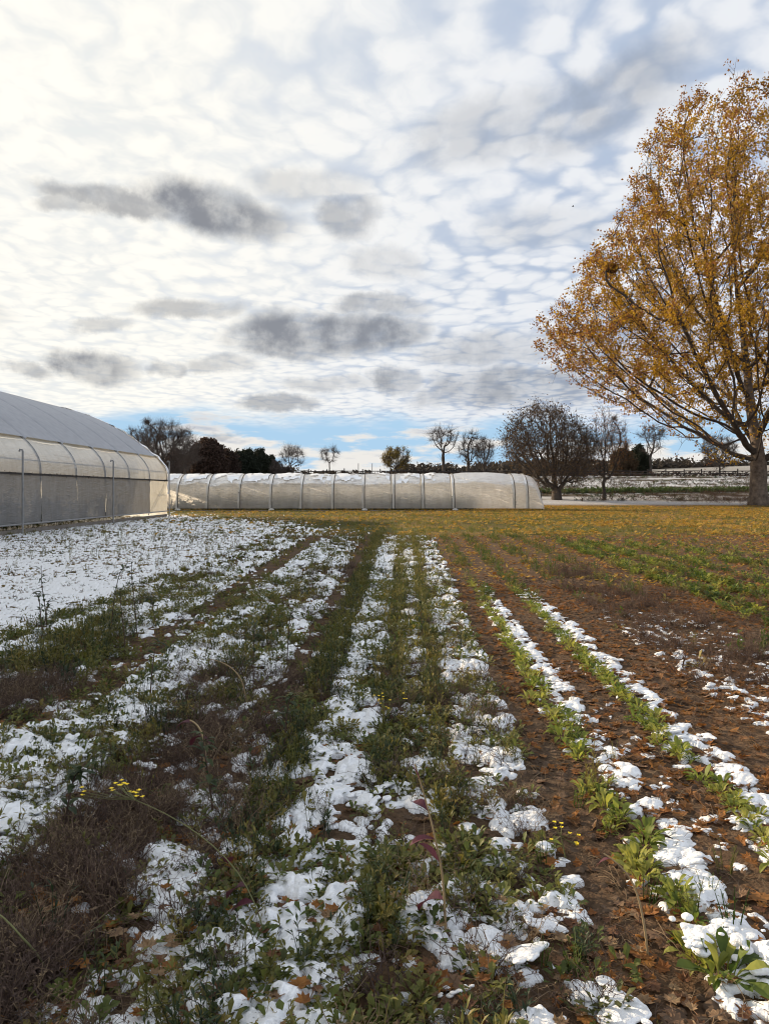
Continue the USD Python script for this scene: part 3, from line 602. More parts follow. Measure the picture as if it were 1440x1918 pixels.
strew('lawn_leaves', LEAF[:3], ['yleaf'], 42000, 19, 56, 88, lambda f, x, d: np.clip(.25 + .75 * sst(x, -3, 8) + .2 * sst(d, 24, 38), 0, 1) * (.12 + .88 * patch(x, d, .45, 67) ** 1.3) * sst(x + .3 * d, -2, 5) * (1 - f['snow'] * .6), 1.3, 2.6, 'golden fallen leaves carpeting the lawn before the tunnel', 'leaf litter', .02, .35, 'leaf')
strew('grass', GRASS, ['grass'], 26000, 18.5, 56, 89, lambda f, x, d: np.clip(.9 - .5 * sst(d, 30, 55), 0, 1) * (1 - .85 * f['snow']) * (.4 + .6 * patch(x, d, .6, 68)), 1.0, 2.1, 'short olive lawn grass before the tunnel', 'grass')
def lawn_tuft(seed):
    r = np.random.default_rng(seed); b = MB()
    for k in range(8):
        a = r.uniform(0, 6.3); b.blade(np.array([r.normal(0, .022), r.normal(0, .016), 0]), a, .045 * r.uniform(.5, 1.2), .009, r.uniform(.3, 1.2), r.uniform(.4, 1.4), 2, 'grass', 0)
    return b.mesh()
strew('lawn_tufts', [lawn_tuft(460 + i) for i in range(5)], ['oldleaf', 'darkweed', 'straw'], 95000, 4.5, 33, 90, lambda f, x, d: (f['u'] < -2.75) * sst(patch(x, d, 9, 69), .25, .9) * .75, .5, 1.15, 'grass blades poking through the snowy lawn by the greenhouse', 'grass')

# ------------------------------------------------------------------ individual crop plants and fallen leaves
MUST = [mustard_plant(500 + i, 15 + i % 5, .075 + .010 * (i % 3)) for i in range(5)]
r = np.random.default_rng(91); firsts = {}
for u0, nm, gp in ((.845, 'mustard plant in the snowy row nearest the bare path', 'mustard plants of the row beside the bare path'), (1.27, 'mustard plant in the snowy row beside the withered weeds', 'mustard plants of the row beside the withered weeds')):
    d = 1.75; k = 0
    while d < 9.2 and k < 148:
        if d < 7.5 or r.random() < .6:
            kk = float(row_s(u0)) * (d - 4)
            gap = (2.95 < d < 3.12)
            if not gap:
                x = u0 + r.normal(-.008, .030) + kk; v = int(r.integers(0, 5)); loc = (x, d, float(gz(np.array([x]), np.array([d]))[0]))
                s = r.uniform(.42, .80) * (1 if d < 6 else .85); part = 'near end' if d < 2.5 else 'near half' if d < 4 else 'far half' if d < 6 else 'thin far end'; lab = 'yellow-green ' + nm.replace('in the', f'in the {part} of the'); gp = lab + ', all alike'
                if v not in firsts:
                    t = thing('mustard_plant', lab, 'mustard plant', loc, r.uniform(0, 6.3), gp, s); obj('leaves', MUST[v], M['mustard'], t); firsts[v] = t
                else: copy_of(firsts[v], loc, r.uniform(0, 6.3), lab, gp, s)
                k += 1
        d += r.uniform(.02, .05) * (1 + d * .06)
print('mustards', k)
x, d, r = pts(2600, 1.5, 2.75, 92); f = field(x, d); p = np.where(f['u'] > .42, .55, .16); ok = r.random(len(x)) < p; x, d = x[ok], d[ok]
o = np.argsort(d)[:290]; leaf1 = {}
kinds = ['curled tan maple leaf fallen among the nearest crops', 'flat orange maple leaf fallen on the near soil', 'crinkled brown maple leaf fallen on the near soil']
for q in o:
    v = int(r.integers(0, 9)); c = int(r.integers(0, 3)); loc = (x[q], d[q], float(gz(x[q:q+1], d[q:q+1])[0]) + (.008 if f['u'][ok][q] > .42 else .03)); s = r.uniform(.34, .72)
    if (v, c) not in leaf1:
        leaf1[v, c] = t = thing('fallen_leaf', kinds[c], 'fallen leaf', loc, r.uniform(0, 6.3), kinds[c] + 's', s)
        mt = f'fallen_{c}'
        if mt not in M: M[mt] = leafmat(mt + '_leaf', [[(0, (.30, .20, .12)), (1, (.22, .14, .085))], [(0, (.27, .12, .03)), (1, (.20, .08, .025))], [(0, (.16, .075, .038)), (1, (.11, .055, .03))]][c], .3, .7, noise=40.)
        obj('blade', LEAF[v], M[mt], t)
    else: copy_of(leaf1[v, c], loc, r.uniform(0, 6.3), kinds[c], kinds[c] + 's', s)

# ------------------------------------------------------------------ single stalks
def curve(P, n=14):
    P = np.asarray(P, float); t = np.linspace(0, 1, len(P)); tt = np.linspace(0, 1, n)
    from scipy.interpolate import PchipInterpolator
    return PchipInterpolator(t, P)(tt)
def stalk(name, label, cat, base, path, rad, stem, leaves=(), flowers=(), leafmt='redleaf'):
    z0 = float(gz(np.array([base[0]]), np.array([base[1]]))[0]); t = thing(name, label, cat, (*base, z0))
    P = curve(path); obj('stem', MB().tube(P, np.linspace(rad, rad * .5, len(P)), 6).mesh(), M[stem], t, True)
    for q, yaw, l, w, el, dr in leaves:
        obj('leaf', MB().blade(P[int(q * (len(P) - 1))], yaw, l, w, el, dr, 6, 'oval', .35, .04, .1).mesh(), M[leafmt], t)
    rr = np.random.default_rng(len(label))
    for c, n in flowers:
        for k in range(n):
            p = np.asarray(c) + rr.normal(0, .014, 3); b = MB()
            for a in range(4): b.blade(p, a * PI / 2 + rr.random(), .008, .0065, .4, .5, 2, 'oval', .2)
            obj('flower', b.mesh(), M['petal'], t)
            obj('flower_stem', MB().tube([p, (p + P[-3]) / 2 + [0, 0, -.004], P[-3]], .0009, 3).mesh(), M['stalk'], t)
    return t
stalk('purple_leaf_stalk', 'pale leaning stalk with hanging dark purple leaves in the near snow', 'weed stalk', (.15, 1.89), [(0, 0, 0), (-.006, 0, .13), (-.03, .0, .26), (-.075, .01, .42)], .0038, 'drystalk',
      [(.28, 2.5, .10, .055, -.2, 1.2), (.48, 2.9, .07, .03, .9, .6), (.68, 3.3, .07, .028, .2, 1.1), (.8, 2.4, .06, .03, .5, 1.), (.95, 3.5, .05, .02, 1.2, .5)])
stalk('thin_stalk', 'thin bent dry stalk rising beside the nearest mustard leaves', 'weed stalk', (.63, 1.84), [(0, 0, 0), (-.012, 0, .10), (-.04, 0, .19), (-.10, .02, .245)], .0034, 'drystalk', [(.97, 2.6, .05, .02, -.4, .8)])
stalk('flower_stalk', 'long arching stalk with yellow flowers leaning over the brown dry weeds', 'flowering stalk', (-.29, 1.86), [(0, 0, .02), (-.06, .06, .12), (-.17, .12, .20), (-.33, .2, .25), (-.47, .26, .27)], .0021, 'stalk',
      [(.2, 3.0, .08, .035, -.2, 1.), (.3, 2.6, .085, .04, -.3, 1.), (.42, 1.6, .05, .03, -.5, .6)], [((-.44, .26, .285), 7), ((-.40, .25, .275), 4), ((-.56, .27, .26), 3), ((-.36, .2, .28), 3)])
stalk('drooping_stalk', 'drooping purple leafed stalk standing in the brown dry weeds', 'weed stalk', (-.71, 3.0), [(0, 0, 0), (.01, 0, .1), (-.01, 0, .18), (-.05, 0, .215)], .006, 'drystalk', [(.9, 3.1, .09, .035, .2, 1.6), (.6, 2.6, .09, .04, -.3, 1.2), (.55, .2, .07, .04, -.8, .8)])
stalk('flower_stalk', 'short stalk of bright yellow flowers among the snow of the middle rows', 'flowering stalk', (.03, 3.62), [(0, 0, 0), (-.02, 0, .07), (-.05, -.02, .13)], .003, 'stalk', [(.4, 1.2, .06, .02, .6, .8), (.3, 4.2, .06, .02, .6, .8), (.6, 2.2, .05, .015, .6, .8)], [((-.055, -.02, .14), 8), ((-.03, -.02, .11), 5), ((.06, 0, .14), 3)], 'weed')
stalk('flower_stalk', 'low yellow flowered sprig at the foot of the mustard row', 'flowering stalk', (.55, 2.33), [(0, 0, 0), (-.01, 0, .05), (-.02, -.01, .09)], .0028, 'stalk', [(.5, 3, .05, .02, .5, .8)], [((-.025, -.01, .095), 6), ((.02, -.02, .07), 4)], 'mustard')
stalk('arching_weed', 'yellow-green bare stem arching through the dark near corner', 'weed stalk', (-.745, 1.73), [(0, 0, 0), (-.06, 0, .09), (-.13, .02, .14), (-.22, .05, .165)], .0028, 'stalk')
stalk('arching_weed', 'pale arching stem bent over the snow beside the green strip', 'weed stalk', (-.72, 4.0), [(0, 0, 0), (-.02, 0, .12), (-.1, 0, .21), (-.2, 0, .24)], .004, 'drystalk')
for k, (x, d, h) in enumerate([(-2.45, 5.6, .50), (-2.05, 5.75, .55), (-1.9, 5.9, .5), (-2.3, 5.2, .42), (-1.75, 5.2, .40), (-1.62, 5.5, .34), (-2.2, 4.9, .36), (-.62, 4.9, .34), (-.75, 4.4, .3), (-1.25, 4.1, .32), (.28, 5.6, .26), (-.42, 3.2, .26), (-.58, 2.6, .25), (-1.02, 2.45, .22)]):
    side = ['bent to the side', 'with a drooping tip', 'standing straight', 'with ragged leaves'][k % 4]
    where = ['at the snowy lawn edge', 'rising highest above the dark weed patch', 'at the back of the dark weed patch', 'between lawn edge and dark weed patch', 'at the soil side of the dark weed patch', 'by the bare soil strip', 'before the dark weed patch', 'in the green strip left of the snow band', 'behind the brown dry weeds', 'between two snow patches above the brown weeds', 'in the green strip beside the bare path', 'in the near half of the middle rows', 'between brown weeds and near snow', 'rising out of the brown dry weeds'][k]
    rr = np.random.default_rng(600 + k); l = rr.uniform(-.2, .2)
    P = [(0, 0, 0), (l * h * .4, 0, h * .5), (l * h, .02, h * .9), (l * h * (1.8 if k % 2 else 1.1), .03, h * (.97 if k % 2 else 1.1))]
    stalk('tall_weed', f'{"tall" if h > .38 else "short"} dark weed {side}, {where}', 'weed', (x, d), P, .0036, 'dry', [(rr.uniform(.25, 1), rr.uniform(0, 6.3), rr.uniform(.03, .07), rr.uniform(.010, .02), rr.uniform(-.2, .9), .9) for q in range(26)], (), 'darkweed')
big = thing('leafy_crop_plant', 'big bright green leafy plant at the near corner, weighed down by snow', 'leafy plant', (.77, 1.74, float(gz(np.array([.77]), np.array([1.74]))[0])))
rr = np.random.default_rng(640)
for k in range(24):
    a = k * 2.4; l = rr.uniform(.055, .115)
    obj('leaf', MB().blade(np.array([.02 * math.cos(a), .02 * math.sin(a), .01]), a, l, l * rr.uniform(.26, .38), rr.uniform(.3, 1.4), rr.uniform(.3, 1.9), 8, 'spoon', rr.uniform(.1, .5), rr.uniform(.06, .16), .2).mesh(), M['green' if k % 3 else 'mustard'], big)
for k, (x, y, z, s) in enumerate([(.03, .02, .075, .5), (-.04, .05, .06, .4), (.09, .0, .035, .55), (.0, .10, .05, .5), (.06, .06, .07, .4), (.12, .05, .03, .6)]):
    v, f = CL[k]; obj('snow_lump', (v * s + [x, y, z], f), M['snow'], big, True)

# ------------------------------------------------------------------ greenhouse
GX, GY0, GY1, BAY = -9.45, 4.0, 33.4, 2.45
PROF = np.array([(0, 0), (0, .9), (0, 1.55), (-.02, 1.88), (-.11, 2.12), (-.34, 2.44), (-.82, 2.84), (-1.45, 3.33), (-2.1, 3.74), (-2.75, 4.07), (-3.4, 4.34), (-4.05, 4.55), (-4.7, 4.68)])
from scipy.interpolate import PchipInterpolator
PL = np.concatenate([[0], np.cumsum(np.linalg.norm(np.diff(PROF, axis=0), axis=1))])
full = np.vstack([PROF, np.column_stack([-9.4 - PROF[-2::-1, 0], PROF[-2::-1, 1]])])
FL = np.concatenate([[0], np.cumsum(np.linalg.norm(np.diff(full, axis=0), axis=1))])
fx, fz = PchipInterpolator(FL, full[:, 0]), PchipInterpolator(FL, full[:, 1]); HALF = PL[-1]
def gsurf(s0, s1, ns, y0, y1, ny, off=0., wr=0., seed=0, sag=0.):
    s = np.linspace(s0, s1, ns); y = np.linspace(y0, y1, ny)
    S, Yy = np.meshgrid(s, y, indexing='ij'); e = .01
    nx, nz = fz(S + e) - fz(S - e), -(fx(S + e) - fx(S - e)); ln = np.hypot(nx, nz); nx, nz = nx / ln, nz / ln
    o = off + wr * (meshkit.fbm(np.stack([S * 1.2 + .6 * Yy, Yy * .9 - S * .8, 0 * S + seed], -1), 3, seed) - .5) - sag * np.sin(PI * ((Yy - y0) / (y1 - y0))) ** 2
    v = np.stack([GX + fx(S) + nx * o, Yy, fz(S) + nz * o], -1).reshape(-1, 3)
    j, i = np.meshgrid(np.arange(ns - 1), np.arange(ny - 1), indexing='ij'); a = (j * ny + i).ravel()
    return v, np.stack([a, a + 1, a + ny + 1, a + ny], 1)[:, ::-1]
gh = thing('greenhouse', 'big plastic-covered greenhouse with snow on its arched roof', 'greenhouse', (0, 0, 0))
hoops = np.arange(GY1, GY0 - .1, -BAY); s_p, s_snow = 1.56, 2.42
for k, y in enumerate(hoops):
    s = np.linspace(0, FL[-1], 60); P = np.column_stack([GX + fx(s), np.full(60, y), fz(s)]); P[:, 0] += np.where(P[:, 0] > GX - 4.7, -.008, .008); P[:, 2] -= .004
    obj('hoop', MB().tube(P, .032, 6).mesh(), M['steel'], gh, True)
for k in range(len(hoops) - 1):
    y1, y0 = hoops[k], hoops[k + 1]
    obj('side_film', gsurf(s_p + .03, 2.62, 12, y0 + .002, y1 - .002, 12, .006, .03, 5 + k, .03), M['film'], gh, True)
    obj('roof_film', gsurf(2.622, FL[-1] - 2.6, 36, y0 + .002, y1 - .002, 7, .006, .01, 30 + k, .02), M['film'], gh, True)
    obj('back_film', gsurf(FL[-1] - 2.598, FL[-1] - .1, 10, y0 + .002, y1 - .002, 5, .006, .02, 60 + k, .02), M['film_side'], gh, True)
    # snow on the roof above the shoulder
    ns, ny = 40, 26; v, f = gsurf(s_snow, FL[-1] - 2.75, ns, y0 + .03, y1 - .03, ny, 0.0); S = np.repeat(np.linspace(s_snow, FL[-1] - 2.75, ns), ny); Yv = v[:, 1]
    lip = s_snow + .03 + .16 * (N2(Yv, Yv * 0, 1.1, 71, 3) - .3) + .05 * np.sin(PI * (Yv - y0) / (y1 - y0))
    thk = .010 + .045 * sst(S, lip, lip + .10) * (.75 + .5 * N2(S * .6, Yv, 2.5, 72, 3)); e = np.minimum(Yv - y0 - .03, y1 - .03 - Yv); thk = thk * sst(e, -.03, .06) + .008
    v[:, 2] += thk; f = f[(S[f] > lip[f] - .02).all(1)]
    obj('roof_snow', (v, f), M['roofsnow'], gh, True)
    # lower roll-up curtain
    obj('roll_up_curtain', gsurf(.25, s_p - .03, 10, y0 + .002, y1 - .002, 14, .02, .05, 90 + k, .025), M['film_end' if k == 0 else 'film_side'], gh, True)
obj('curtain_rail', MB().box((GX - .01, GY0, s_p - .03), (GX + .05, GY1, s_p + .025)).mesh(), M['darkrail'], gh)
rr = np.random.default_rng(700); b = MB()
for k in range(420):
    y = rr.uniform(GY0, GY1); b.blade(np.array([GX + .05, y, s_p + rr.normal(0, .015)]), rr.normal(0, 1.), rr.uniform(.03, .09), .02, rr.normal(.2, .6), .6, 2, 'oval', .3)
tag(obj('debris', b.mesh(), M['darkred'], gh), kind='stuff')
obj('curtain_tube', MB().tube([(GX + .03, GY0, .24), (GX + .03, GY1, .24)], .024, 8).mesh(), M['steel'], gh, True)
for k in range(len(hoops) - 1):
    obj('baseboard', MB().box((GX - .03, hoops[k + 1] + .004, .0), (GX + .012, hoops[k] - .004, .11)).mesh(), M['wood'], gh)
    obj('far_baseboard', MB().box((GX - 9.4 - .012, hoops[k + 1] + .004, .0), (GX - 9.4 + .03, hoops[k] - .004, .11)).mesh(), M['wood'], gh)
for k, (y, h) in enumerate([(19.75, 2.17), (26.35, 2.16), (33.2, 2.4), (13.2, 2.17)]):
    obj('guide_pipe', MB().tube([(GX + .16, y, -.05), (GX + .16, y, h * .5), (GX + .16, y, h - .04), (GX + .14, y + .0, h), (GX + .09, y, h + .01), (GX + .07, y, h - .05)], .026, 8).mesh(), M['steel'], gh, True)
    obj('pipe_cap', MB().tube([(GX + .16, y, -.04), (GX + .16, y, .06)], .04, 8).mesh(), M['steel'], gh, True)
obj('brace', MB().tube([(GX - .08, hoops[1] + .1, .15), (GX - .08, hoops[0] - .1, 1.4)], .022, 6).mesh(), M['steel'], gh, True)
obj('brace', MB().tube([(GX - .08, hoops[0] - 1.3, .95), (GX - .08, hoops[0] - .1, .95)], .016, 6).mesh(), M['steel'], gh, True)
for yy in (GY0 + .2, GY1 + .03):
    s = np.linspace(0, FL[-1], 50); ring = np.column_stack([GX + fx(s), np.full(50, yy), fz(s)]); c = np.array([[GX - 4.7, yy, 1.5]])
    obj('end_film', (np.vstack([ring, c]), np.array([[i, i + 1, 50] for i in range(49)] + [[49, 0, 50]])), M['film_end'], gh)
s = np.linspace(0, FL[-1], 60); P = np.column_stack([GX + fx(s), np.full(60, GY1 + .05), fz(s)]); P[:, 2] += .03
obj('end_arch', MB().tube(P, .035, 8).mesh(), M['film_band'], gh, True)
v, f = gsurf(1.0, FL[-1] - 2.6, 90, GY1 - .1, GY1 + .12, 5, .07); S = np.repeat(np.linspace(1.0, FL[-1] - 2.6, 90), 5)
v += (N2(S, v[:, 1], 6., 74, 3) - .5)[:, None] * np.array([.13, 0, .13]); obj('rim_snow', (v, f), M['snow'], gh, True)
for z, xo in ((2.0, -.12), (3.45, -1.85), (4.6, -4.7)):
    obj('purlin', MB().tube([(GX + xo, GY0, z - .06), (GX + xo, GY1, z - .06)], .02, 6).mesh(), M['steel'], gh, True)
# crops standing inside, seen dim through the film
r = np.random.default_rng(710); k = 260
P = np.column_stack([GX - r.choice([.9, 2.4, 4.2, 6.2], k) + r.normal(0, .1, k), r.uniform(GY0 + 1, GY1 - 1, k), np.zeros(k)])
scatter('greenhouse_crop', [('plant', weed_tuft(720 + i, .9, 6, .16, .35), M['darkweed'], False) for i in range(3)], P, quats(r.uniform(0, 6.3, k)), r.uniform(.6, 1.2, k), r.integers(0, 3, k), 'dim rows of crops growing inside the big greenhouse', 'crop')

# ------------------------------------------------------------------ caterpillar tunnel
TY0, TW, TH = 42.9, 4.5, 2.08
tn = thing('caterpillar_tunnel', 'long low white plastic growing tunnel behind the lawn', 'growing tunnel', (0, 0, 0))
bx = [-14.6, -12.9] + [(p - 720) / 1440 * 44.2 for p in (342, 397, 455, 512, 568, 625, 681, 736, 790, 845, 955)] + [7.95]
def arch(t):                                                              # t 0..1 front foot to back foot
    a = t * PI; c, s_ = np.cos(a), np.sin(a)
    return TY0 + TW / 2 - np.sign(c) * np.abs(c) ** .82 * TW / 2, TH * s_ ** .62
def tsurf(x0, x1, nx, t0, t1, nt, off, seed, sag, wr, bulge=0.):
    x = np.linspace(x0, x1, nx); t = np.linspace(t0, t1, nt); Xx, Tt = np.meshgrid(x, t, indexing='ij')
    y, z = arch(np.clip(Tt, .004, .996)); w = np.sin(PI * (Xx - x0) / (x1 - x0)) ** .8
    nn = meshkit.fbm(np.stack([Xx * 1.1, Tt * 14, 0 * Xx + seed], -1), 3, seed) - .5
    k = 1 + off / 2 - sag * w + wr * nn + bulge * w
    y = TY0 + TW / 2 + (y - TY0 - TW / 2) * k; z = z * (k + .02 * (meshkit.noise(np.stack([Xx * .9, 0 * Xx, 0 * Xx + seed], -1), seed) - .5))
    a = (np.arange(nx - 1)[:, None] * nt + np.arange(nt - 1)).ravel()
    return np.stack([Xx, y, z], -1).reshape(-1, 3), np.stack([a, a + nt, a + nt + 1, a + 1], 1)[:, ::-1], Xx.ravel(), Tt.ravel()
for k in range(len(bx) - 1):
    x0, x1 = bx[k], bx[k + 1]; wide = x1 - x0 > 2.4
    v, f, _, _ = tsurf(x0 + .004, x1 - .004, 22, 0, 1, 44, 0, 130 + k, .0 if wide else -.02, .04, .05 if wide else 0)
    obj('cover_film', (v, f), M['film_tunnel'], tn, True)
    if k < 11:                                                            # snow left in the sags on top
        v, f, Xx, Tt = tsurf(x0 + .12, x1 - .12, 26, .16, .84, 40, .016, 130 + k, .0 if wide else -.022, .04)
        n = uni(.6 * N2(Xx, Tt * 5, 1.6, 75, 3) + .4 * N2(Xx, Tt * 5, 5., 76, 2), 3.6); lim = np.interp(k, [0, 4, 8, 11], [.95, .9, .6, .3])
        up = sst(Tt, .17, .30); f = f[((n < lim * up)[f]).all(1)]; v[:, 2] += .02 * (1 - n)
        if len(f): obj('snow_patch', (v, f), M['snow'], tn, True)
for k, x in enumerate(bx[1:]):
    v, f, _, _ = tsurf(x - .06, x + .06, 3, 0, 1, 40, .014, 170 + k, 0, 0); obj('hoop_band', (v, f), M['film_band'], tn, True)
    t = np.linspace(.0, 1, 40); y, z = arch(np.clip(t, .004, .996)); kk = 1.025; P = np.column_stack([np.full(40, x + .08), TY0 + TW / 2 + (y - TY0 - TW / 2) * kk, z * kk])
    obj('rope', MB().tube(P, .022, 5).mesh(), M['rope'], tn, True)
    if k % 3 == 1:
        bb = trimesh.creation.icosphere(2, .14); bb.vertices = bb.vertices * [1.2, .8, .6] + [x + .1, TY0 - .15, .06]
        obj('ground_anchor', bb, M['film_band'], tn, True)
# gathered end
t = np.linspace(0, 1, 44); y, z = arch(np.clip(t, .004, .996)); L = []
for q, (xx, sc) in enumerate([(7.95, 1.0), (8.15, .99), (8.42, .95), (8.62, .86), (8.72, .7)]):
    nn = meshkit.noise(np.stack([t * 9, 0 * t + q * .3, 0 * t], -1), 77) - .5
    low = 1 - z / TH; L.append(np.column_stack([xx + .22 * low * (q / 4) + .10 * nn, TY0 + TW / 2 + (y - TY0 - TW / 2) * (1 - (1 - sc) * .35), z * sc]))
v = np.vstack(L); a = (np.arange(4)[:, None] * 44 + np.arange(43)).ravel()
obj('end_film', (v, np.stack([a, a + 44, a + 45, a + 1], 1)[:, ::-1]), M['film_tunnel'], tn, True)
cap = np.vstack([L[-1], [[8.78, TY0 + TW / 2, .6]]]); obj('end_curtain', (cap, np.array([[i, i + 1, 44] for i in range(43)] + [[43, 0, 44]])), M['film_tunnel'], tn)
obj('end_post', MB().tube([(8.86, TY0 + .25, 0), (8.78, TY0 + .35, 1.2)], .03, 6).mesh(), M['rope'], tn, True)
obj('edge_board', MB().box((bx[0], TY0 - .10, 0), (8.5, TY0 - .045, .05)).mesh(), M['wood'], tn)
r = np.random.default_rng(730); k = 420
k = 620; P = np.column_stack([r.uniform(-14, 5.2, k), TY0 + r.choice([.40, .5, .62, .9, 1.6], k) + r.normal(0, .02, k), np.zeros(k)])
scatter('tunnel_crop', [('plant', weed_tuft(740 + i, .85, 7, .14, .4), M['darkweed'], False) for i in range(3)], P, quats(r.uniform(0, 6.3, k)), r.uniform(.6, 1.15, k), r.integers(0, 3, k), 'dim crops growing inside the low white tunnel', 'crop')

# ------------------------------------------------------------------ trees
def grow(attr, start, step, infl, kill, iters=160, jit=.12, seed=0, up=.0):
    r = np.random.default_rng(seed); pos = [np.asarray(p, float) for p in start]; par = [-1] + list(range(len(pos) - 1))
    A = np.asarray(attr, float); best = np.full(len(A), 1e9); who = np.zeros(len(A), int); fresh = list(range(len(pos)))
    for it in range(iters):
        if not len(A): break
        dd, ii = cKDTree(np.array([pos[i] for i in fresh])).query(A); better = dd < best
        best[better] = dd[better]; who[better] = np.array(fresh)[ii[better]]
        live = best > kill; A, best, who = A[live], best[live], who[live]
        inr = best < infl
        if not inr.any(): break
        PA = np.array(pos); dirv = A[inr] - PA[who[inr]]; dirv /= np.linalg.norm(dirv, axis=1, keepdims=True)
        uq, inv = np.unique(who[inr], return_inverse=True); S = np.zeros((len(uq), 3)); np.add.at(S, inv, dirv)
        S += r.normal(0, jit, S.shape) * np.linalg.norm(S, axis=1, keepdims=True) + [0, 0, 1e-6]; ln = np.linalg.norm(S, axis=1, keepdims=True); S = S / ln
        # carry on somewhat along the branch's own direction
        pd = np.array([PA[i] - PA[par[i]] if par[i] >= 0 else [0, 0, 1] for i in uq]); pd /= np.linalg.norm(pd, axis=1, keepdims=True) + 1e-9
        S = S + .55 * pd + [0, 0, up]; S /= np.linalg.norm(S, axis=1, keepdims=True)
        fresh = []
        for i, dv in zip(uq, S): fresh.append(len(pos)); pos.append(PA[i] + dv * step); par.append(int(i))
        if len(pos) > 16000: break
    return np.array(pos), np.array(par)

def radii(pos, par, tip, power, trunk=None):
    n = len(pos); acc = np.zeros(n); kids = np.bincount(par[par >= 0], minlength=n)
    for i in range(n - 1, -1, -1):
        rp = acc[i] if kids[i] else tip ** power
        acc[i] = rp
        if par[i] >= 0: acc[par[i]] += rp
    rad = acc ** (1 / power)
    if trunk: rad = tip + (rad - tip) * (trunk - tip) / (rad[0] - tip + 1e-9)
    return rad, kids

def branch_mesh(pos, par, rad, sel, sides):
    i = np.nonzero(sel & (par >= 0))[0]; p = par[i]; a, b = pos[p], pos[i]; r0, r1 = np.minimum(rad[p], rad[i] * 1.35), rad[i]
    t = b - a; t /= np.linalg.norm(t, axis=1, keepdims=True) + 1e-9; ref = np.where(np.abs(t[:, 2:3]) < .85, [[0, 0, 1.]], [[1., 0, 0]])
    e1 = np.cross(t, ref); e1 /= np.linalg.norm(e1, axis=1, keepdims=True); e2 = np.cross(t, e1); th = np.arange(sides) / sides * 2 * PI
    ring = e1[:, None] * np.cos(th)[:, None] + e2[:, None] * np.sin(th)[:, None]
    v = np.concatenate([a[:, None] - t[:, None] * (r0 * .25)[:, None, None] + ring * r0[:, None, None], b[:, None] + ring * r1[:, None, None]], 1).reshape(-1, 3)
    k = np.arange(sides); k2 = (k + 1) % sides; base = (np.arange(len(i)) * 2 * sides)[:, None, None]
    f = (np.stack([k, sides + k, sides + k2, k2], 1)[None] + base).reshape(-1, 4)
    return v, f

def twigs(pos, par, rad, thin, per, ln, seed, up=.3):
    """short side shoots on thin branches: (points a, points b)"""
    r = np.random.default_rng(seed); i = np.repeat(np.nonzero(thin & (par >= 0))[0], per); n = len(i)
    t = pos[i] - pos[par[i]]; t /= np.linalg.norm(t, axis=1, keepdims=True) + 1e-9
    a = pos[par[i]] + (pos[i] - pos[par[i]]) * r.random((n, 1)); d = t * .7 + r.normal(0, .55, (n, 3)) + [0, 0, up]; d /= np.linalg.norm(d, axis=1, keepdims=True)
    return a, a + d * (ln * r.uniform(.4, 1.2, n))[:, None]

def sticks(a, b, r0, r1):
    t = b - a; t /= np.linalg.norm(t, axis=1, keepdims=True) + 1e-9; ref = np.where(np.abs(t[:, 2:3]) < .85, [[0, 0, 1.]], [[1., 0, 0]])
    e1 = np.cross(t, ref); e1 /= np.linalg.norm(e1, axis=1, keepdims=True); e2 = np.cross(t, e1); th = np.arange(3) / 3 * 2 * PI
    ring = e1[:, None] * np.cos(th)[:, None] + e2[:, None] * np.sin(th)[:, None]
    v = np.concatenate([a[:, None] + ring * r0, b[:, None] + ring * r1], 1).reshape(-1, 3); k = np.arange(3); k2 = (k + 1) % 3
    return v, (np.stack([k, 3 + k, 3 + k2, k2], 1)[None] + (np.arange(len(a)) * 6)[:, None, None]).reshape(-1, 4)

def leaf_quads(c, size, seed, aspect=.75):
    r = np.random.default_rng(seed); n = len(c); d = r.normal(0, 1, (n, 3)); d /= np.linalg.norm(d, axis=1, keepdims=True); e = np.cross(d, r.normal(0, 1, (n, 3))); e /= np.linalg.norm(e, axis=1, keepdims=True)
    s = (size * r.uniform(.6, 1.25, n))[:, None]; nrm = np.cross(d, e) * s * .22
    v = np.stack([c - d * s * .5, c + e * s * .5 * aspect + nrm, c + d * s * .5, c - e * s * .5 * aspect + nrm], 1).reshape(-1, 3)
    return v, np.arange(n * 4).reshape(-1, 4)

def sample_profile(n, prof, seed, lump=.25, hollow=.35):
    """points in a solid of revolution; prof: (z, r)"""
    r = np.random.default_rng(seed); prof = np.asarray(prof, float); out = []
    while sum(map(len, out)) < n:
        z = r.uniform(prof[0, 0], prof[-1, 0], n); th = r.uniform(0, 2 * PI, n); rho = np.sqrt(r.random(n)); R0 = np.interp(z, prof[:, 0], prof[:, 1]); rm = prof[:, 1].max()
        lim = 1 + lump * 2 * (meshkit.fbm(np.stack([np.cos(th) * 1.6, np.sin(th) * 1.6, z / rm * 1.7], -1), 2, seed) - .5)
        ok = (r.random(n) < (R0 / rm) ** 2) & (r.random(n) < hollow + (1 - hollow) * rho)
        out.append(np.column_stack([np.cos(th), np.sin(th)])[ok] * (rho * R0 * lim)[ok][:, None] if False else np.column_stack([np.cos(th) * rho * R0 * lim, np.sin(th) * rho * R0 * lim, z])[ok])
    return np.vstack(out)[:n]

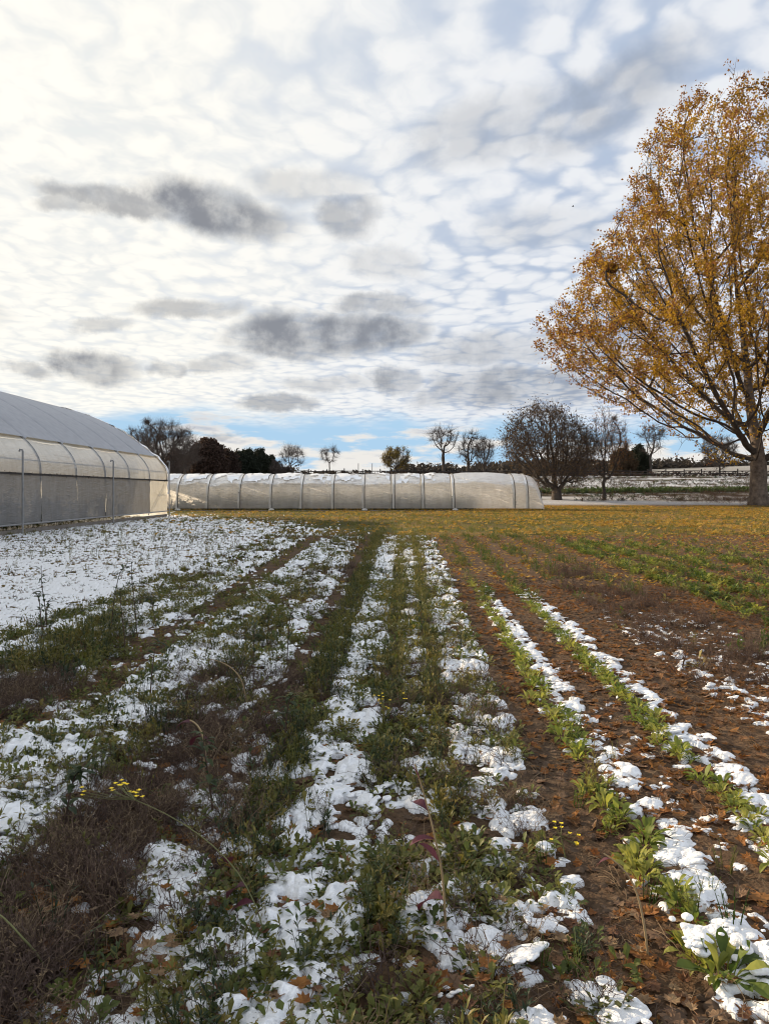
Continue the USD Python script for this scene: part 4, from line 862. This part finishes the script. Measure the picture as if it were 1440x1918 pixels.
def tree(name, label, loc, H, prof, seed, n=500, trunk_r=.2, fork=.3, lean=(0, 0), stems=1, leaf=None, leaf_size=.12, leaf_n=6, bark='barkd', twig='twig', tipr=.012, per=2, twl=.6, up=.0, group=None, power=2.2, lump=.25, leafpatch=0.):
    """prof is in shares of H; a trunk with limbs grown into the crown's volume"""
    t = thing(name, label, 'tree', loc, 0, group); prof = np.asarray(prof, float) * H
    A = sample_profile(n, prof, seed, lump); A[:, 0] += lean[0] * H * (A[:, 2] / H) ** 1.3
    step = H * .021; fz_ = fork * H; r = np.random.default_rng(seed); m = max(3, int(fz_ / step))
    st = np.column_stack([lean[0] * H * (np.linspace(0, 1, m) * fork) ** 1.3 + r.normal(0, .003 * H, m) * (np.arange(m) > 0), r.normal(0, .002 * H, m), np.linspace(-.1, fz_, m)])
    pos, par = grow(A, st, step, H * .30, step * 1.35, seed=seed, up=up)
    rad, kids = radii(pos, par, tipr, power, trunk_r); flare = np.exp(-np.maximum(pos[:, 2], 0) / (trunk_r * 2.2)); rad = rad * (1 + .45 * flare * (rad > trunk_r * .6))
    main = rad > trunk_r * .42; thin = rad < tipr * 2.6
    if main.any(): obj('trunk', branch_mesh(pos, par, rad, main, 10), M[bark], t, True)
    obj('branches', branch_mesh(pos, par, rad, ~main & ~thin, 5), M[bark], t, True)
    a, b = twigs(pos, par, rad, thin, per, twl, seed, .35)
    v1, f1 = branch_mesh(pos, par, rad, thin, 3); v2, f2 = sticks(a, b, tipr * .8, tipr * .35)
    tag(obj('twigs', (np.vstack([v1, v2]), np.vstack([f1, f2 + len(v1)])), M[twig], t), kind='stuff')
    if leaf:
        c = np.repeat(a + (b - a) * .7, leaf_n, 0); c = c + np.random.default_rng(seed + 1).normal(0, twl * .28, c.shape)
        if leafpatch: c = c[uni(meshkit.fbm(c * leafpatch, 2, seed), 3.5) > .45]
        tag(obj('crown', leaf_quads(c, leaf_size, seed + 2), M[leaf], t), kind='stuff')
    return t, len(pos)

def at(px, d): return (px - 720) / 1440 * d
def stand(px, d, y=None):
    x = at(px, d); return (x, d, float(terrain(np.array([x]), np.array([d]))[0]) - .05)

def tall(px, d, ytop): return .95 * (EYE + (920 - ytop) / 1440 * d - stand(px, d)[2])

# the big maple at the right edge
MX, MD = at(1420, 56), 56.0; s_ = MD / 1440
prof = [(70, 60), (110, 130), (168, 205), (228, 300), (288, 370), (348, 390), (428, 362), (498, 310), (568, 268), (648, 226), (700, 205), (745, 150), (770, 60)]
prof = [(z * s_, rr * s_) for z, rr in prof]
A = sample_profile(8200, prof, 801, .22, .3); A = A[(A[:, 0] < 5) | (np.random.default_rng(1).random(len(A)) < .45)]
st = [(0, 0, -.1), (.02, 0, .8), (.0, .02, 1.6), (.03, 0, 2.4), (.0, 0, 3.2)]
pos, par = grow(A, st, .55, 9., .85, 260, .10, 802, .05)
rad, kids = radii(pos, par, .014, 2.35, .56)
mp = thing('maple_tree', 'tall golden autumn maple with a stout forked trunk beside the lawn', 'tree', (MX, MD, 0.0))
rad = rad * (1 + .5 * np.exp(-np.maximum(pos[:, 2], 0) / .8) * (rad > .4))
main, limb, thin = rad > .30, (rad <= .30) & (rad > .05), rad <= .05
obj('trunk', branch_mesh(pos, par, rad, main, 14), M['bark'], mp, True)
obj('limbs', branch_mesh(pos, par, rad, limb, 7), M['barkd'], mp, True)
obj('branches', branch_mesh(pos, par, rad, thin, 4), M['barkd'], mp)
a, b = twigs(pos, par, rad, rad < .045, 3, 1.0, 803, .35)
tag(obj('twigs', sticks(a, b, .012, .005), M['barkd'], mp), kind='stuff')
r = np.random.default_rng(804); c = np.repeat(a, 14, 0); q = np.repeat(b - a, 14, 0); c = c + q * r.uniform(.2, 1.05, (len(c), 1)) + r.normal(0, .16, c.shape)
dn = uni(meshkit.fbm(c * .42, 3, 805), 3.8); rr_ = np.hypot(c[:, 0], c[:, 1]) / np.interp(c[:, 2], [p[0] for p in prof], [p[1] for p in prof])
keep = r.random(len(c)) < np.clip(.10 + 1.0 * sst(dn, .32, .7) - .35 * sst(c[:, 2], 12, 7) * (dn < .6), .12, 1); c, rr_ = c[keep], rr_[keep]
edge = rr_ + .15 * r.normal(0, 1, len(c)) > .93
tag(obj('crown', leaf_quads(c[~edge], .175, 806, .85), M['maple'], mp), kind='stuff'); tag(obj('outer_leaves', leaf_quads(c[edge], .18, 807, .85), M['maplered'], mp), 'reddish brown outer leaves', kind='stuff')
print('maple', len(pos), len(c))

tree('bushy_tree', 'broad dark bushy tree with dense upright branches behind the tunnel end', stand(1043, 62), tall(1043, 62, 752), [(.10, .14), (.22, .34), (.42, .48), (.65, .49), (.85, .38), (1., .18)], 811, 1000, .32, .07, (-.17, 0), leaf='oldleaf', leaf_size=.15, leaf_n=1, tipr=.012, per=3, twl=.9, up=.5, power=2.4, lump=.35)
tree('slim_tree', 'slim young tree with bare upright twigs beside the snowy strip', stand(1131, 62), tall(1131, 62, 748), [(.20, .06), (.35, .20), (.55, .27), (.8, .20), (1., .05)], 812, 420, .13, .24, (.0, 0), leaf='maplered', leaf_size=.10, leaf_n=1, tipr=.008, per=2, twl=.7, up=.4, power=2.2)
tree('crooked_tree', 'tall crooked bare tree with two twisted limbs beyond the tunnel', stand(831, 118), tall(831, 118, 795), [(.30, .05), (.5, .20), (.72, .30), (.9, .28), (1., .12)], 813, 75, .24, .18, tipr=.020, per=4, twl=1.2, power=1.9, lump=.5)
tree('bare_tree', 'dark leaning bare tree between the crooked tree and the bushy tree', stand(876, 118), tall(876, 118, 797), [(.25, .10), (.45, .22), (.7, .20), (.9, .14), (1., .05)], 814, 90, .24, .25, (.06, 0), tipr=.02, per=4, twl=1.1, power=1.9, lump=.5)
tree('bare_tree', 'round grey twiggy tree close behind the dark leaning one', stand(906, 128), tall(906, 128, 815), [(.2, .12), (.5, .26), (.8, .24), (1., .10)], 815, 300, .16, .2, tipr=.014, per=4, twl=.9, up=.3, power=2.0)
tree('olive_tree', 'small round tree still holding olive leaves behind the tunnel', stand(742, 116), tall(742, 116, 836), [(.25, .26), (.5, .52), (.75, .50), (1., .24)], 816, 260, .13, .2, leaf='olive', leaf_size=.17, leaf_n=2, tipr=.014, per=3, twl=.6, lump=.5, leafpatch=.9)
tree('bare_tree', 'pale bare tree with fine spreading twigs left of the field fence', stand(547, 116), tall(547, 116, 833), [(.22, .10), (.45, .34), (.75, .46), (1., .28)], 817, 90, .10, .2, tipr=.012, per=4, twl=.9, up=.3, power=2.0, lump=.4)
tree('bare_tree', 'pale bare sapling with a single straight stem beside the field fence', stand(617, 118), tall(617, 118, 835), [(.35, .08), (.55, .28), (.8, .36), (1., .20)], 818, 55, .09, .32, tipr=.012, per=4, twl=.8, up=.3, power=2.0, lump=.4)
tree('bare_tree', 'large bare tree with a wide crown behind the greenhouse corner', stand(306, 80), tall(306, 80, 782), [(.15, .2), (.3, .40), (.55, .54), (.8, .44), (1., .2)], 819, 800, .22, .16, tipr=.012, per=4, twl=.8, up=.1, power=2.1, lump=.4)
tree('bare_tree', 'low bare tree mostly hidden behind the snowy greenhouse roof', stand(258, 84), tall(258, 84, 798), [(.15, .2), (.4, .4), (.75, .38), (1., .15)], 820, 420, .16, .2, tipr=.012, per=4, twl=.7, up=.1, power=2.1)
tree('bare_tree', 'thin bare tree squeezed between the wide bare tree and the dark brown one', stand(346, 92), tall(346, 92, 806), [(.2, .08), (.5, .22), (.8, .2), (1., .06)], 821, 260, .12, .25, tipr=.012, per=4, twl=.7, up=.1, power=2.1)
tree('brown_tree', 'dense round tree with dark brown leaves beyond the tunnel', stand(388, 100), tall(388, 100, 822), [(.0, .30), (.2, .46), (.5, .48), (.8, .36), (1., .14)], 822, 700, .3, .1, leaf='darkred', leaf_size=.3, leaf_n=7, tipr=.02, per=3, twl=.6)
tree('brown_tree', 'scruffy dark brown thicket tree at the foot of the dense round one', stand(428, 104), tall(428, 104, 838), [(.0, .25), (.3, .34), (.7, .26), (1., .1)], 823, 300, .2, .1, leaf='darkred', leaf_size=.28, leaf_n=3, tipr=.02, per=3, twl=.6)
for k, (p, h, w, lab) in enumerate([(330, 3.9, .6, 'dark thicket under the wide bare tree'), (405, 3.7, .7, 'dark thicket under the dense brown tree'), (448, 3.5, .5, 'low dark cedar at the left of the cedar row'), (466, 3.9, .5, 'tallest dark cedar of the cedar row'), (487, 3.8, .5, 'pointed dark cedar in the middle of the cedar row'), (505, 2.9, .5, 'shorter dark cedar at the end of the cedar row')]):
    tree('cedar' if k > 1 else 'thicket', lab, stand(p, 106 + k), h, [(.0, w), (.3, w * .95), (.6, w * .7), (1., .1)], 830 + k, 260, .15, .08, leaf='conifer' if k > 1 else 'darkred', leaf_size=.3, leaf_n=7, tipr=.02, per=3, twl=.5, group=None)
tree('bare_bush', 'scrubby grey bush beside the last cedar', stand(520, 108), tall(520, 108, 862), [(.05, .3), (.5, .5), (1., .2)], 840, 150, .09, .08, tipr=.016, per=3, twl=.5)
tree('bare_bush', 'low grey bush trailing off towards the pale trees', stand(536, 110), tall(536, 110, 874), [(.05, .5), (.5, .6), (1., .3)], 841, 120, .07, .08, tipr=.016, per=3, twl=.4)
tree('conifer', 'dark shaggy evergreen beyond the field fence', stand(1197, 126), tall(1197, 126, 832), [(.0, .30), (.3, .34), (.7, .26), (1., .08)], 842, 380, .2, .08, leaf='conifer', leaf_size=.3, leaf_n=5, tipr=.02, per=3, twl=.6)
tree('brown_tree', 'rusty brown round bush beside the shaggy evergreen', stand(1166, 122), tall(1166, 122, 840), [(.0, .35), (.4, .48), (.8, .36), (1., .15)], 843, 320, .15, .1, leaf='oldleaf', leaf_size=.28, leaf_n=4, tipr=.02, per=3, twl=.5)
tree('forked_tree', 'tall bare forked tree leaning away from the shaggy evergreen', stand(1218, 120), tall(1218, 120, 792), [(.3, .08), (.5, .18), (.75, .28), (.95, .26), (1., .12)], 844, 90, .2, .2, (.06, 0), tipr=.02, per=4, twl=1.1, power=1.9, lump=.5)
tree('bare_tree', 'bare many-stemmed tree below the maple, before the snowy hill', stand(1348, 114), tall(1348, 114, 816), [(.15, .12), (.4, .36), (.7, .55), (1., .36)], 845, 200, .12, .08, tipr=.015, per=5, twl=.8, up=.1, power=2.)
tree('bare_tree', 'twiggy bare tree seen through the bushy tree', stand(1088, 122), tall(1088, 122, 800), [(.2, .14), (.5, .3), (.8, .3), (1., .12)], 846, 120, .14, .2, tipr=.014, per=3, twl=.8, power=2.)
tree('bare_tree', 'thin bare tree behind the slim young tree', stand(1150, 130), tall(1150, 130, 770), [(.2, .1), (.5, .24), (.8, .22), (1., .08)], 847, 260, .14, .25, tipr=.015, per=4, twl=.8, power=2.)

# far woods on the horizon, a mass of small crowns
r = np.random.default_rng(850); C = []
for px0, px1, d, h, n in ((560, 760, 330, 3.5, 60), (745, 960, 300, 6.5, 120), (930, 1110, 220, 5.0, 80), (1100, 1290, 420, 7, 90), (1235, 1500, 430, 8, 140), (-700, 330, 260, 9, 200), (1500, 2600, 430, 9, 160), (-700, 560, 420, 9, 220)):
    for k in range(n):
        x = at(r.uniform(px0, px1), d); y = d + r.uniform(-15, 15); z = float(terrain(np.array([x]), np.array([y]))[0]); hh = h * r.uniform(.5, 1.1)
        p = r.normal(0, 1, (42, 3)); p *= (r.random(42) ** .4 / np.linalg.norm(p, axis=1))[:, None]; C.append(p * [hh * .55, hh * .55, hh * .55] + [x, y, z + hh * .42])
C = np.vstack(C); v, f = leaf_quads(C, 1.6, 851); tag(obj('far_woods', (v, f), M['farwood']), 'low brown woods along the far horizon', 'woods', kind='stuff')

# ------------------------------------------------------------------ field fence
fn = thing('field_fence', 'dark post and rail fence running along the top of the far field', 'fence', (0, 0, 0))
FX = np.arange(at(545, 112), at(1480, 112), 2.6); FZ = terrain(FX, np.full(len(FX), 112.)); rr = np.random.default_rng(860)
for k, (x, z) in enumerate(zip(FX, FZ)):
    h = 1.05 + rr.normal(0, .05); obj('post', MB().tube([(x, 112, z - .2), (x + rr.normal(0, .03), 112, z + h)], .085, 6).mesh(), M['fence'], fn)
for k in range(len(FX) - 1):
    for h in (.35, .72): obj('rail', MB().tube([(FX[k], 111.93, FZ[k] + h + rr.normal(0, .03)), (FX[k + 1], 111.93, FZ[k + 1] + h + rr.normal(0, .03))], .06, 4).mesh(), M['fence'], fn)
hg = MB(); q = np.random.default_rng(861)
P = np.column_stack([q.uniform(at(540, 113), at(1480, 113), 2600), 113.2 + q.normal(0, .3, 2600), 0 * np.arange(2600)]); P[:, 2] = terrain(P[:, 0], P[:, 1]) + q.uniform(0, .8, 2600) * (q.random(2600) ** .5)
tag(obj('fence_weeds', leaf_quads(P, .35, 862), M['darkred']), 'dark dead weeds grown up along the far field fence', 'weeds', kind='stuff')
for k, (px, h, lab) in enumerate([(763, 2.9, 'thin tall pole beside the small olive tree'), (671, 1.9, 'slim netting post beyond the fence, near the bare sapling'), (697, 1.9, 'slim netting post midway between sapling and olive tree'), (1013, 2.0, 'slim post between the tunnel end and the bushy tree')]):
    x, y, z = stand(px, 116); t = thing('pole', lab, 'pole', (x, y, z)); obj('shaft', MB().tube([(0, 0, 0), (.01, 0, h)], .05, 6).mesh(), M['fence'], t); obj('cap', MB().tube([(.01, 0, h), (.01, 0, h + .05)], .07, 6).mesh(), M['fence'], t)

# the kale row and the brown stalks in the far right field
r = np.random.default_rng(870); k = 1500; x = r.uniform(9.5, 40, k); y = 71 + r.normal(0, .7, k) + .10 * (x - 9); 
scatter('kale_row', [('plant', mustard_plant(880 + i, 14, .38), M['kale'], False) for i in range(3)], np.column_stack([x, y, terrain(x, y)]), quats(r.uniform(0, 6.3, k)), r.uniform(.7, 1.4, k), r.integers(0, 3, k), 'long green row of kale across the snowy far field', 'crop')
k = 4200; y = 60 + r.integers(0, 17, k) * 2.9 + r.normal(0, .28, k); x = r.uniform(.10, .62, k) * y; ok = (uni(N2(x, y, .16, 871, 3)) > .28) & (np.abs(y - 71 - .10 * (x - 9)) > 1.6); x, y = x[ok], y[ok] + .05 * x[ok]
scatter('field_stubble', [('stubble', COV[i], M[mt], False) for i in range(3) for mt in ('dry', 'darkweed', 'oldleaf')], np.column_stack([x, y, terrain(x, y)]), quats(r.uniform(0, 6.3, len(x))), r.uniform(1.6, 4.2, len(x)), r.integers(0, 9, len(x)), 'dark stubble in broken lines across the snowy far field', 'stubble')
k = 420; x = r.uniform(at(1240, 60), at(1410, 60), k); y = 60.5 + r.normal(0, 1.2, k)
scatter('dead_stalks', [('stalks', dry_tangle(890 + i, 14, 1.1), M['dry'], False) for i in range(3)], np.column_stack([x, y, terrain(x, y)]), quats(r.uniform(0, 6.3, k)), r.uniform(.5, 1.1, k) * np.interp(x, [at(1240, 60), at(1340, 60), at(1410, 60)], [.4, 1.1, 1.2]), r.integers(0, 3, k), 'brown dead stalks standing in the snow beside the maple trunk', 'dry weeds')
k = 90; a_ = r.uniform(0, 2 * PI, k); 
scatter('maple_suckers', [('stalks', dry_tangle(895 + i, 12, .7), M['dry'], False) for i in range(3)], np.column_stack([MX + np.cos(a_) * r.uniform(.7, 1.5, k), MD + np.sin(a_) * r.uniform(.7, 1.5, k) - .1, 0 * a_]), quats(a_), r.uniform(.4, .9, k), r.integers(0, 3, k), 'short dry shoots around the foot of the maple', 'dry weeds')

# a bird far up
bd = thing('bird', 'tiny dark bird gliding in the sky beside the maple', 'bird', (at(1073, 60), 60, EYE + 60 * (920 - 386) / 1440))
b3 = trimesh.creation.icosphere(2, .035); b3.vertices = b3.vertices * [2.2, .8, .8]; obj('body', b3, M['bird'], bd, True)
for sg in (1, -1): obj('wing', (np.array([(-.06, 0, 0), (.06, 0, 0), (.0, sg * .12, .04), (-.06, sg * .20, .02), (.02, sg * .12, .03)]), np.array([(0, 1, 2), (0, 2, 3), (0, 1, 4), (0, 4, 3)])), M['bird'], bd)
print('done')
